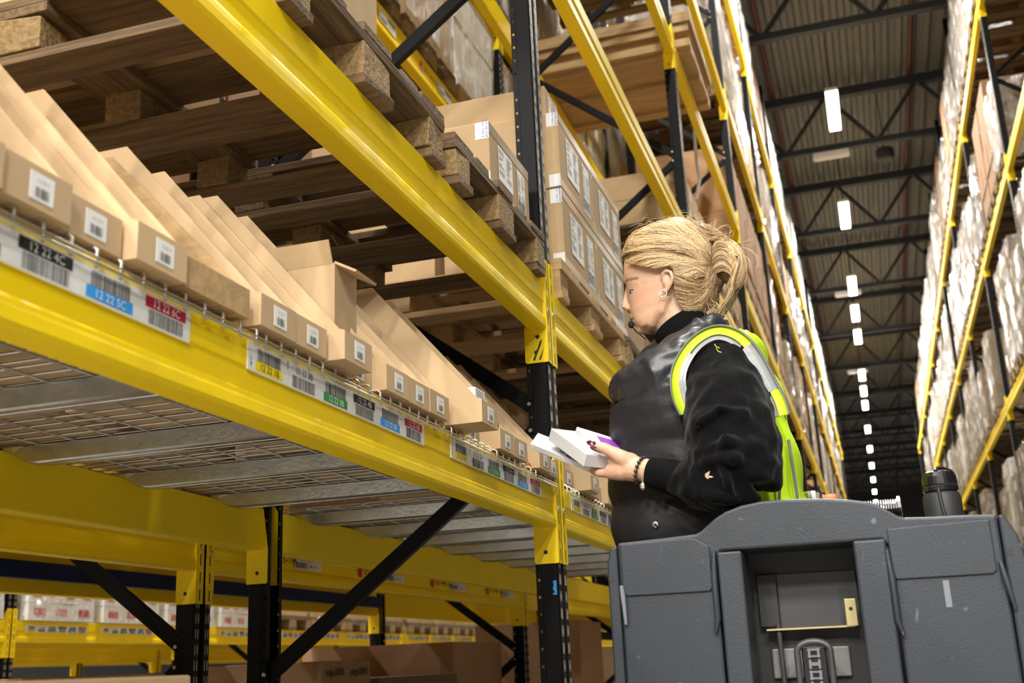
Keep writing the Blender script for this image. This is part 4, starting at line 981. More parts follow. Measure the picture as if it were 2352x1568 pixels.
# nose, lips, brow, chin, cheek
B_.tube([P_(1441, 662, 0), P_(1440, 680, 0), P_(1437.5, 698, 0), P_(1437.5, 709, 0)], [.0050, .0072, .0095, .0102], 'skin', 12)
B_.tube([P_(1449, 668, 0), P_(1450, 690, 0), P_(1451, 708, 0)], [.008, .011, .014], 'skin', 10)
for s in (-1, 1): B_.sphere(P_(1446.5, 710, s*.0115), .0086, 'skin', 8, (1.15, .8, .85))
B_.sphere(P_(1458, 726, 0), .011, 'skin', 8, (1, 1.6, 1))
for s in (0,): B_.tube([P_(1466, 734, -.021), P_(1455, 731.5, -.011), P_(1451.5, 730.5, 0), P_(1455, 731.5, .011), P_(1466, 734, .021)], [.002, .0056, .0066, .0056, .002], 'skin', 8)
B_.tube([P_(1467, 736, -.020), P_(1459, 740, -.010), P_(1456.5, 740.5, 0), P_(1459, 740, .010), P_(1467, 736, .020)], [.002, .0060, .0072, .0060, .002], 'skin', 8)
B_.sphere(P_(1475, 757, 0), .0135, 'skin', 8, (1, 1.3, .9))
for s in (-1, 1):
    B_.tube([P_(1437, 646, s*.008), Q_(1440, 646, s*.024), Q_(1453, 644, s*.040), Q_(1466, 650, s*.052)], [.005, .0062, .0055, .003], 'skin', 8)
    B_.sphere(Q_(1463.5, 661, s*.030), .0135, 'skin', 12, (1, 1, .55))
    # ear
    y0 = .069*s; E = [Q_(1522, 640, y0), Q_(1521, 628, y0*1.10), Q_(1530, 621, y0*1.17), Q_(1541, 625, y0*1.22), Q_(1545, 638, y0*1.22), Q_(1541, 652, y0*1.17), Q_(1534, 664, y0*1.10), Q_(1527, 671, y0*1.04), Q_(1523, 666, y0*1.0)]
    B_.tube(E, [.0035, .0042, .0045, .0048, .0050, .0048, .0050, .0055, .0045], 'skin', 8)
    B_.sphere(Q_(1533, 644, y0*1.04), .013, 'skin', 8, (1, .35, 1.6)); B_.sphere(Q_(1526, 648, y0*1.06), .005, 'skin', 6)
# jaw + neck
B_.tube([P_(1535, 690, 0), P_(1552, 730, 0), P_(1575, 770, 0), P_(1598, 830, 0), P_(1610, 880, 0)], [.058, .056, .054, .060, .075], 'skin', 20)
B_.tube([P_(1487, 756, 0), P_(1505, 748, -.028), P_(1530, 725, -.050), P_(1541, 695, -.060)], [.012, .015, .015, .012], 'skin', 10)
B_.tube([P_(1487, 756, 0), P_(1505, 748, .028), P_(1530, 725, .050), P_(1541, 695, .060)], [.012, .015, .015, .012], 'skin', 10)
# torso, hidden legs, arms
B_.tube([P_(1608, 870, 0), P_(1605, 1000, 0), P_(1610, 1120, 0), P_(1615, 1240, 0), V((wroot_loc.x, YW, 1.02))], [.10, .125, .12, .13, .14], 'skin', 20)
for s in (-1, 1):
    hx = wroot_loc.x
    B_.tube([V((hx, YW+s*.09, 1.06)), V((hx-.01, YW+s*.10, .86)), V((hx-.02, YW+s*.10, .64)), V((hx+.01, YW+s*.10, .45)), V((hx+.01, YW+s*.10, .26))], [.085, .082, .055, .052, .036], 'skin', 14)
    B_.tube([V((hx+.03, YW+s*.10, .215)), V((hx-.06, YW+s*.10, .205)), V((hx-.13, YW+s*.10, .20))], [.032, .034, .022], 'skin', 10)
# left arm (toward the camera)
SH = at(1668, 865, 2.32); EL = at(1692, 1095, 2.24); WR = at(1480, 1079, 2.262)
B_.tube([P_(1640, 850, -.05), SH, (SH+EL)/2, EL], [.07, .055, .045, .04], 'skin', 14)
B_.tube([EL, at(1590, 1104, 2.24), at(1528, 1091, 2.253), WR], [.036, .029, .0235, .0245], 'skin', 14)
# palm and fingers of the left hand, closing round the white box from below
H = lambda px, py, Y: at(px, py, Y)
B_.tube([WR, H(1455, 1076, 2.268), H(1430, 1073, 2.28)], [.0245, .027, .026], 'skin', 14)
for dy in (-.006, .012, .030):
    B_.tube([H(1452, 1078, 2.272+dy*.6), H(1425, 1080, 2.276+dy), H(1398, 1083, 2.285+dy*1.3)], [.022, .022, .0165], 'skin', 12)
B_.sphere(H(1440, 1062, 2.272), .022, 'skin', 8, (1.3, .9, 1))
# thumb: leaves the side of the palm near its base, lies along the top edge of the box
TH = [H(1446, 1062, 2.262), H(1424, 1049, 2.252), H(1403, 1037, 2.246), H(1385, 1028, 2.243), H(1366, 1021, 2.243)]
B_.tube(TH, [.0195, .0165, .0125, .0118, .0085], 'skin', 12)
B_.tube([H(1440, 1068, 2.262), H(1418, 1058, 2.262), H(1400, 1056, 2.268)], [.018, .014, .010], 'skin', 10)
FING = []
for i, (ky, L1, r0) in enumerate(((2.268, 1.0, .0092), (2.292, 1.08, .0094), (2.316, 1.02, .0090), (2.338, .82, .0078))):
    k0 = H(1405, 1086-i*1.5, ky); k1 = H(1405-30*L1, 1092-i*4-6, ky+.012); k2 = H(1405-52*L1, 1083-i*6-10, ky+.035); k3 = H(1405-62*L1, 1068-i*6-12, ky+.058)
    B_.tube([k0, k1, k2, k3], [r0*1.12, r0, r0*.92, r0*.72], 'skin', 10); FING.append((k2, k3))
# right arm and hand, holding the far edge of the packets
SHR = at(1660, 850, 2.68); ELR = at(1640, 1130, 2.74); WRR = at(1490, 1088, 2.54)
B_.tube([P_(1640, 850, .05), SHR, (SHR+ELR)/2, ELR], [.07, .055, .045, .04], 'skin', 14)
B_.tube([ELR, (ELR+WRR)/2, WRR], [.04, .034, .024], 'skin', 14)
PR = H(1446, 1064, 2.49); B_.tube([WRR, PR, H(1405, 1030, 2.475)], [.024, .027, .022], 'skin', 12)
for i in range(4):
    a = H(1412-i*2, 1034-i*4, 2.47+i*.018); c = H(1385-i*2, 1024-i*4, 2.45+i*.02); d = H(1362-i*1, 1013-i*3, 2.425+i*.02); B_.tube([a, c, d], [.0092, .0085, .0065], 'skin', 10)
B_.tube([H(1430, 1050, 2.47), H(1405, 1046, 2.44), H(1385, 1040, 2.42)], [.013, .011, .008], 'skin', 10)
lipc = P_(1456, 735.5, 0)
def tint(co):
    c = V((.66, .40, .265))
    d = math.sqrt(((co.x-lipc.x)/.0135)**2+((co.z-lipc.z)/.0080)**2+((co.y-YW)/.024)**2)
    if d < 1: c = c.lerp(V((.42, .16, .13)), min(1, (1-d)*2.2))
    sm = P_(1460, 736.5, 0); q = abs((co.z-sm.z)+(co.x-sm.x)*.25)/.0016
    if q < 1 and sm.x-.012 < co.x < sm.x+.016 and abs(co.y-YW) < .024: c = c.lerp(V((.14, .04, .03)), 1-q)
    ch = P_(1478, 700, -.05); k = max(0, 1-(co-ch).length/.035); c = c.lerp(V((.68, .31, .21)), k*.6)
    ns = P_(1437, 708, 0); k = max(0, 1-(co-ns).length/.02); c = c.lerp(V((.68, .30, .22)), k*.7)
    for s in (-1, 1):
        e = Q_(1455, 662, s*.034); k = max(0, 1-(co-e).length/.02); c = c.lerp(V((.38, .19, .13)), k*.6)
        e = Q_(1451, 643, s*.038); q = abs((co.z-e.z)-(co.x-e.x)*-.20)/.0038; u = abs(co.x-e.x)/.019
        if q < 1 and u < 1 and abs(co.y-YW) > .012: c = c.lerp(V((.22, .12, .06)), .75*(1-q)**.5)
        ee = Q_(1533, 645, .078*s); k = max(0, 1-(co-ee).length/.018); c = c.lerp(V((.55, .22, .14)), k*.5)
    if co.x < WR.x+.02 and co.z < 1.36: k = .25; c = c.lerp(V((.62, .30, .19)), k)
    return tuple(c)
person = baked(B_, 'person', .0029, None, 'skin', 3, tint=tint)
person.data.transform(Matrix.Translation(-wroot_loc)); person.location = wroot_loc
tag(person, 'woman in black fleece and yellow hi-vis vest, blonde bun, looking at a small white box', 'person')
def cl(b, name, parent=None, **k):
    b.v = [tuple(V(p)-wroot_loc) for p in b.v]; return b.build(name, parent or person, **k)
def clb(b, name, voxel, mat, smooth=4, disp=None):
    o = baked(b, name, voxel, None, mat, smooth, disp); o.data.transform(Matrix.Translation(-wroot_loc)); o.parent = person; return o
# eyes
for s in (-1, 1):
    b = MB(); b.sphere(Q_(1459, 667.5, s*.031), .0122, 'eye_white', 12); e = cl(b, 'eye', smooth=True)
    b = MB(); d = V((-.0105, s*.002, -.0042)); b.sphere(Q_(1459, 667.5, s*.031)+d*.78, .0054, 'iris', 10); o = cl(b, 'iris', e, smooth=True)
    b = MB(); b.tube([Q_(1449, 664, s*.022), Q_(1446.5, 665.5, s*.032), Q_(1451, 665.5, s*.041), Q_(1463, 665.5, s*.046)], [.0009, .0017, .0017, .0008], 'lash', 6); b.tube([Q_(1448, 667, s*.028), Q_(1443.5, 671, s*.029)], [.0012, .0003], 'lash', 5); b.tube([Q_(1450, 668, s*.034), Q_(1446, 673, s*.036)], [.0012, .0003], 'lash', 5); cl(b, 'eyelashes', smooth=True)
# nails
b = MB(); n0 = TH[-1]; dr = (TH[-1]-TH[-2]).normalized()
def nail(base, d, up, L=.018, w=.0062, nm='fingernail'):
    b = MB(); sd = d.cross(up).normalized(); rows = []
    for i in range(7):
        t = i/6; ww = w*(1-.05*t) if t < .5 else w*math.sqrt(max(.02, 1-((t-.5)/.52)**2)); rows.append([base+d*(L*t-.006)+sd*ww*math.sin(a)+up*(.0022*math.cos(a)+.0012*math.sin(PI*t)) for a in [2*PI*j/10 for j in range(10)]])
    b.grid(rows, 'nail', True); b.face(rows[0][::-1], 'nail'); b.face(rows[-1], 'nail'); return cl(b, nm, smooth=True)
toC = (V((0, 0, ZC))-TH[-1]).normalized()
nail(TH[-1]+toC*.0066, dr, (toC+V((0, 0, .6))).normalized(), .024, .0068)
nail(H(1376, 1034, 2.262), (H(1356, 1027, 2.258)-H(1376, 1034, 2.262)).normalized(), (toC+V((0, 0, .2))).normalized(), .026, .0052)
for a, c in FING[1:]: nail(c, (c-a).normalized(), V((0, .3, 1)).normalized(), .016, .005)
# trousers and shoes (behind the truck)
b = MB(); hx = wroot_loc.x
b.tube([V((hx, YW, 1.20)), V((hx, YW, 1.08)), V((hx, YW, 1.0))], [.155, .165, .14], 'denim', 20)
for s in (-1, 1): b.tube([V((hx, YW+s*.085, 1.05)), V((hx-.01, YW+s*.10, .86)), V((hx-.02, YW+s*.10, .64)), V((hx+.01, YW+s*.10, .45)), V((hx+.01, YW+s*.10, .25))], [.10, .095, .07, .066, .06], 'denim', 16)
clb(b, 'trousers', .012, 'denim')
for s in (-1, 1):
    b = MB(); b.tube([V((hx+.05, YW+s*.10, .215)), V((hx-.04, YW+s*.10, .225)), V((hx-.12, YW+s*.10, .205)), V((hx-.165, YW+s*.10, .195))], [.040, .045, .040, .024], 'rubber', 14); b.box(hx-.19, hx+.09, YW+s*.10-.04, YW+s*.10+.04, .168, .19, 'rubber'); clb(b, 'shoe', .006, 'rubber', 3)
# torso rings from the outline: (py, front px, back px, half width)
RING = [(1262, 1440, 1842, .185), (1200, 1428, 1834, .190), (1120, 1424, 1818, .190), (1035, 1426, 1798, .192), (960, 1430, 1782, .190), (900, 1462, 1762, .162), (850, 1506, 1742, .138), (810, 1530, 1722, .120), (780, 1548, 1700, .100), (760, 1560, 1680, .085)]
def ring(v, off=0.0, n=48, q=False):
    """v in 0..len-1 along the torso"""
    i = min(int(v), len(RING)-2); t = v-i; a, c = RING[i], RING[i+1]; py, fp, bk, hw = [a[k]+(c[k]-a[k])*t for k in range(4)]
    F = P_(fp, py+ (0), 0); Bk = P_(bk, py-18, 0); cc = (F+Bk)/2; rx = (Bk-F).length/2+off; ax = (F-Bk).normalized(); hw += off; pts = []
    for j in range(n):
        an = 2*PI*j/n; ca, sa = math.cos(an), math.sin(an); p = 2.5; k = (abs(ca)**p+abs(sa)**p)**(-1/p); pts.append(cc+ax*(ca*k*rx)+V((0, sa*k*hw, 0)))
    return pts
# black fleece jacket: body shell + sleeves + cuffs
b = MB(); rows = [ring(v*.5, -.010) for v in range(0, 16)]; b.grid(rows, 'fleece', True); b.face(rows[0][::-1], 'fleece'); b.face(rows[-1], 'fleece')
b.tube([P_(1625, 880, -.08), at(1664, 872, 2.335), at(1674, 935, 2.285), at(1682, 1010, 2.25), at(1688, 1075, 2.235), at(1684, 1100, 2.235)], [.090, .082, .088, .094, .094, .088], 'fleece', 20)
b.tube([at(1690, 1080, 2.235), at(1660, 1104, 2.232), at(1625, 1108, 2.235), at(1590, 1106, 2.24), at(1566, 1102, 2.245), at(1552, 1098, 2.25)], [.086, .076, .066, .056, .045, .036], 'fleece', 20)
for A_, B2, C2, rr_ in (((1600, 975, 2.165), (1650, 935, 2.150), (1725, 945, 2.18), .010), ((1600, 1040, 2.17), (1665, 1010, 2.135), (1755, 1030, 2.19), .011), ((1610, 1062, 2.16), (1680, 1052, 2.13), (1768, 1062, 2.20), .010), ((1572, 1062, 2.21), (1592, 1075, 2.178), (1600, 1120, 2.18), .008), ((1605, 1052, 2.18), (1625, 1080, 2.165), (1640, 1130, 2.17), .008), ((1640, 1060, 2.15), (1668, 1090, 2.145), (1690, 1140, 2.16), .009), ((1590, 1120, 2.19), (1640, 1140, 2.165), (1700, 1150, 2.17), .010), ((1648, 840, 2.255), (1640, 880, 2.225), (1655, 925, 2.20), .010), ((1715, 850, 2.30), (1735, 900, 2.25), (1755, 960, 2.215), .011)):
    b.tube([at(*A_), at(*B2), at(*C2)], [rr_*.5, rr_, rr_*.6], 'fleece', 8)
b.tube([at(1655, 860, 2.68), at(1660, 960, 2.73), at(1640, 1125, 2.74), at(1560, 1110, 2.63)], [.085, .09, .085, .055], 'fleece', 18)
jacket = clb(b, 'fleece_jacket', .0052, 'fleece', 4, [(.022, .05, 1), (.016, .11, 1)])
b = MB(); b.tube([at(1562, 1101, 2.247), at(1530, 1092, 2.252), at(1498, 1084, 2.257), at(1493, 1083, 2.258)], [.037, .0345, .031, .0285], 'knit', 20); cl(b, 'sleeve_cuff', smooth=True)
b = MB(); b.tube([at(1560, 1110, 2.63), at(1505, 1092, 2.56)], [.045, .033], 'knit', 16); cl(b, 'sleeve_cuff', smooth=True)
# quilted vest: front and back shell, open at the arms
def quilt(v): return .014*abs(math.sin(PI*v*.66+.4))**.6
b = MB(); N_ = 72; rows = []
for i in range(0, 63): v = i*.1; rows.append(ring(v, .004+quilt(v), N_))
k0 = len(b.v)
for r in rows: b.v += [tuple(p) for p in r]
mi = b.mi('puffer')
for i in range(len(rows)-1):
    for j in range(N_):
        b.f.append((k0+i*N_+j, k0+i*N_+(j+1) % N_, k0+(i+1)*N_+(j+1) % N_, k0+(i+1)*N_+j)); b.m.append(mi)
vest = cl(b, 'quilted_vest', smooth=True, weld=True); so = vest.modifiers.new('s', 'SOLIDIFY'); so.thickness = .006
tx = bpy.data.textures.new('t2', 'CLOUDS'); tx.noise_scale = .05; d = vest.modifiers.new('d', 'DISPLACE'); d.texture = tx; d.strength = .012; d.texture_coords = 'GLOBAL'
for q, Y_ in (((1417, 941), 2.405), ((1443, 929), 2.36), ((1506, 1204), 2.30)):
    p = at(*q, Y_); b = MB(); b.sphere(p, .0075, 'silver', 8, (1, .45, 1)); b.sphere(p+V((0, -.003, 0)), .0035, 'ink', 6, (1, .4, 1)); cl(b, 'snap_button', vest, smooth=True)
# front placket hanging open
b = MB(); pl = [at(1401, 925, 2.44), at(1432, 922, 2.41), at(1425, 1000, 2.41), at(1405, 1075, 2.43), at(1396, 1010, 2.46)]
pl2 = [p+V((0, .02, 0)) for p in pl]; b.face(pl, 'puffer'); b.face(pl2[::-1], 'puffer')
for i in range(5): b.face([pl[i], pl[(i+1) % 5], pl2[(i+1) % 5], pl2[i]], 'puffer')
cl(b, 'vest_placket', vest, bevel=.006, fixn=True)
# padded collar rolls
b = MB()
b.tube([D_(1648, 750, .03), D_(1640, 757, -.04), D_(1607, 787, -.100), D_(1562, 825, -.140), D_(1518, 862, -.150), D_(1474, 884, -.120), D_(1448, 892, -.05), D_(1446, 892, .03), D_(1480, 850, .09), D_(1540, 800, .11), D_(1610, 765, .07)], [.028, .032, .040, .047, .053, .054, .050, .046, .04, .04, .034], 'puffer_shiny', 20)
b.tube([D_(1610, 742, -.075), D_(1572, 778, -.098), D_(1520, 818, -.108), D_(1478, 850, -.095), D_(1452, 866, -.05), D_(1448, 868, .02)], [.018, .022, .027, .032, .032, .03], 'puffer_shiny', 16)
b.tube([D_(1590, 845, -.150), D_(1552, 880, -.165), D_(1512, 900, -.155), D_(1478, 906, -.12)], [.022, .031, .034, .026], 'puffer_shiny', 14)
clb(b, 'padded_collar', .0045, 'puffer_shiny', 3, [(.016, .045, 1), (.012, .09, 0)])
# turtleneck
b = MB(); b.tube([P_(1606, 812, 0), P_(1588, 785, 0), P_(1572, 762, 0), P_(1560, 744, 0), P_(1558, 741, 0)], [.078, .072, .068, .066, .061], 'knit', 28); cl(b, 'turtleneck', smooth=True)
b = MB(); b.sphere(P_(1452, 748, -.012), .0072, 'foam', 8, (1.0, 1, 1.3)); b.tube([P_(1453, 750, -.006), P_(1458, 758, .012), P_(1475, 768, .04)], .0014, 'rubber', 6); cl(b, 'headset_microphone', smooth=True)
# hi-vis vest
b = MB()
def ribbon(pts, wid, mat, th=.003, cen=None, offs=0.0):
    rows = []
    for i, p in enumerate(pts):
        a = pts[max(0, i-1)]; c = pts[min(len(pts)-1, i+1)]; t = (c-a).normalized(); side = V((-t.z, 0, t.x)).normalized()
        if (cen-p).dot(side) > 0: side = -side
        rows.append([p+side*(offs+wid/2)+V((0, .008, 0)), p+side*(offs+wid/2)+V((0, .008-th, 0)), p+side*offs+V((0, -th, 0)), p+side*(offs-wid/2)+V((0, -th, 0)), p+side*(offs-wid/2)])
    b.grid(rows, mat, True); b.face(rows[0][::-1], mat); b.face(rows[-1], mat)
def spl(P, n=5):
    out = []
    for i in range(len(P)-1):
        p0 = P[max(0, i-1)]; p1 = P[i]; p2 = P[i+1]; p3 = P[min(len(P)-1, i+2)]
        for k in range(n): t = k/n; out.append(.5*((2*p1)+(p2-p0)*t+(2*p0-5*p1+4*p2-p3)*t*t+(3*p1-p0-3*p2+p3)*t**3))
    return out+[P[-1]]
arm = [at(*q) for q in ((1592, 938, 2.262), (1577, 905, 2.262), (1573, 865, 2.262), (1585, 830, 2.27), (1610, 797, 2.285), (1645, 778, 2.30), (1680, 786, 2.30), (1708, 812, 2.30), (1732, 850, 2.30), (1752, 890, 2.30), (1770, 925, 2.30), (1780, 958, 2.30))]
arm = spl(arm); cen = at(1665, 900, 2.28)
ribbon(arm, .019, 'hivis', cen=cen, offs=.0185); ribbon(arm, .012, 'reflective', .0045, cen=cen, offs=.003)
ribbon(arm[:18], .013, 'reflective', .0045, cen=cen, offs=.010); ribbon([p+V((0, .002, 0)) for p in arm], .005, 'piping', .006, cen=cen, offs=.030)
ribbon(arm[34:48], .026, 'reflective', .0045, cen=cen, offs=.016)
bands = cl(b, 'shoulder_band'); b = MB()
# back panel: part of a ring shell, offset from the torso
N2 = 72; j0, j1 = 23, 50; i0 = b.mi('hivis')
rows = []
for i in range(-2, 66):
    v = max(0, i*.12); 
    if v > 7.4: break
    r = ring(v, .022+.006*math.sin(v*3), N2)
    if i < 0: r = [p-V((0, 0, .05*-i)) for p in r]
    a0 = j0 if v < 3.6 else j0+int((v-3.6)*1.2); a1 = N2-a0
    rr_ = [r[j] for j in range(a0, a1+1)]
    m_ = 28; rows.append([rr_[0].lerp(rr_[0], 0) if len(rr_) < 2 else rr_[min(len(rr_)-1, int(round(q*(len(rr_)-1)/m_)))] for q in range(m_+1)])
# the torso rings run with sin>0 on the far side, so both halves are covered
b.grid(rows, 'hivis')
hv = cl(b, 'hi_vis_vest', smooth=True); bands.parent = hv; so = hv.modifiers.new('s', 'SOLIDIFY'); so.thickness = .003
b = MB(); b.tube([at(1775, 1047, 2.33), at(1786, 1063, 2.32), at(1792, 1090, 2.32), at(1790, 1150, 2.32)], .0028, 'piping', 6); b.tube([at(1811, 1010, 2.36), at(1822, 1080, 2.36), at(1832, 1145, 2.36)], .0035, 'piping', 6); cl(b, 'vest_edging', hv, smooth=True)
b = MB()
for q in ((1641, 790), (1645, 800)): b.tube([at(q[0], q[1], 2.27), at(q[0]+5, q[1]+7, 2.262), at(q[0]+12, q[1]+9, 2.262)], .0008, 'hivis', 4)
cl(b, 'loose_thread', hv)
# embroidered leaf mark on the sleeve
def surf_y(obj, px, py):
    from mathutils.bvhtree import BVHTree
    if obj.name not in _TM: _TM[obj.name] = BVHTree.FromPolygons([v.co for v in obj.data.vertices], [tuple(p.vertices) for p in obj.data.polygons])
    d = (at(px, py, 2.5)-V((0, 0, ZC))).normalized(); h = _TM[obj.name].ray_cast(V((0, 0, ZC))-wroot_loc, d); return h[0]+wroot_loc-d*.0015 if h[0] else at(px, py, 2.15)
b = MB()
for P0_, P1_, wd in (((1622, 1095), (1630, 1081), 2.6), ((1624, 1094), (1638, 1095), 2.2)):
    n = 8; rows = []
    for i in range(n+1):
        t = i/n; x = P0_[0]+(P1_[0]-P0_[0])*t; y = P0_[1]+(P1_[1]-P0_[1])*t; L_ = math.hypot(P1_[0]-P0_[0], P1_[1]-P0_[1]); nx, ny = -(P1_[1]-P0_[1])/L_, (P1_[0]-P0_[0])/L_; w_ = wd*math.sin(PI*min(.97, t*.95+.03))
        rows.append([surf_y(jacket, x+nx*w_, y+ny*w_), surf_y(jacket, x-nx*w_, y-ny*w_)])
    b.grid(rows, 'thread_tan')
b.tube([surf_y(jacket, x, y) for x, y in ((1624, 1086), (1620.5, 1089), (1621, 1094), (1625, 1098), (1628, 1098))], .0012, 'thread_tan', 5)
cl(b, 'embroidered_mark', jacket)
# jewellery
b = MB(); c = Q_(1523, 674, -.0775); b.tube([c+V((.0085*math.cos(a), .0012*math.sin(a), .0085*math.sin(a))) for a in [2*PI*i/20 for i in range(20)]], .0014, 'silver', 8, closed=True); cl(b, 'hoop_earring', smooth=True)
bx = (WR-H(1455, 1076, 2.268)).normalized(); bc_ = at(1475, 1080, 2.262); up_ = V((0, 0, 1)); up_ = (up_-bx*up_.dot(bx)).normalized(); sd_ = bx.cross(up_)
for i in range(18):
    a = 2*PI*i/18; b = MB() if i == 0 else b; b.sphere(bc_+up_*.0275*math.cos(a)+sd_*.0275*math.sin(a)+bx*(.004*math.cos(a)), .0042, 'bead', 6)
br = cl(b, 'bead_bracelet', smooth=True)
b = MB(); c = at(1476, 1109, 2.238); b.tube([at(1474, 1096, 2.236), c], .001, 'silver', 5); b.sphere(c-V((0, 0, .006)), .0065, 'silver', 8, (1, .8, 1.3)); cl(b, 'charm', br, smooth=True)
# --- hair
hair_front = [loc2(*q) for q in ((1545, 506), (1500, 512), (1462, 532), (1443, 560), (1433, 592), (1430, 615), (1436, 650))]
hair_back = [loc2(*q) for q in ((1545, 506), (1590, 510), (1625, 535), (1648, 580), (1652, 640), (1642, 690), (1622, 722), (1600, 742), (1590, 760))]
HHB = loc2(1600, 745)[1]; HHT = loc2(1545, 506)[1]
def hw_(h):
    return interp([(.045, HHB-.01), (.062, HHB+.03), (.078, HHB+.07), (.084, HHB+.12), (.086, HHB+.16), (.080, HHT-.045), (.060, HHT-.015), (.0, HHT)], h)
def hsurf(f, h, off=0.0):
    ff = interp(hair_front, h)+off; fb = interp(hair_back, h)-off; c = (ff+fb)/2; rr_ = max(.004, (ff-fb)/2); u = max(-1, min(1, (f-c)/rr_)); return (hw_(h)+off)*(1-abs(u)**2.4)**(1/2.4)
hairline = [locn(*q, d=.01) for q in ((1432, 596), (1436, 597))]+[locn(*q) for q in ((1452, 606), (1480, 616), (1510, 622), (1524, 617), (1540, 616), (1550, 630), (1551, 650), (1547, 668), (1556, 695), (1572, 718), (1596, 738))]
def above(f, h):
    hl = None
    for a, c in zip(hairline, hairline[1:]):
        lo, hi = sorted((a[0], c[0]))
        if lo <= f <= hi and hi-lo > 1e-6:
            t = (f-a[0])/(c[0]-a[0]); y = a[1]+(c[1]-a[1])*t; hl = y if hl is None else max(hl, y)
    if hl is None: return f < hairline[-1][0] or h > hairline[0][1]
    return h > hl
b = MB(); NH = 64; MH = 50; vs = []
for i in range(MH+1):
    h = HHB+(HHT-.001-HHB)*(1-(1-i/MH)**1.4); ff = interp(hair_front, h)-.003; fb = interp(hair_back, h)+.003; c = (ff+fb)/2; r = (ff-fb)/2; w_ = max(.002, hw_(h)-.004); row = []
    for j in range(NH):
        a = 2*PI*j/NH; ca, sa = math.cos(a), math.sin(a); k = (abs(ca)**2.4+abs(sa)**2.4)**(-1/2.4); row.append((c+ca*k*r, h, sa*k*w_))
    vs.append(row)
k0 = 0; b.v = [tuple(W3(*p)) for r in vs for p in r]; mi = b.mi('hair_shade_cap')
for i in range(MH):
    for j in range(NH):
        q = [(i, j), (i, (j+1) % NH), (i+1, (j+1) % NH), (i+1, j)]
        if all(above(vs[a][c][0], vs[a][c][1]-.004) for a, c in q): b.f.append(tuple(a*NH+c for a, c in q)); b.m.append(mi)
b.face([W3(*p) for p in vs[-1]], 'hair_shade_cap')
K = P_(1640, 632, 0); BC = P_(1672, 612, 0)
b.sphere(BC+V((.002, 0, 0)), .031, 'hair_shade_cap', 12, (1, .9, 1.4)); b.sphere(P_(1638, 645, 0), .026, 'hair_dark', 10); b.sphere(P_(1653, 602, 0), .022, 'hair_shade_cap', 10)
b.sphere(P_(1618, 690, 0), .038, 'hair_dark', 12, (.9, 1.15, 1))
RH = random.Random(21)
HM = ['hair_light']*8+['hair_mid']*5+['hair_dark']*3
def strand(pts, r, m=None):
    n = len(pts); b.tube(pts, [r*(.35+.65*math.sin(PI*min(1, .12+.88*i/(n-1)))**.5) if i < n-1 else r*.2 for i in range(n)], m or RH.choice(HM), 3, caps=False)
kf, kh = loc2(1632, 632)
def side_path(s, c1, c2, e, n=16):
    return [((1-t)**3*s[0]+3*(1-t)**2*t*c1[0]+3*(1-t)*t*t*c2[0]+t**3*e[0], (1-t)**3*s[1]+3*(1-t)**2*t*c1[1]+3*(1-t)*t*t*c2[1]+t**3*e[1]) for t in [i/(n-1) for i in range(n)]]
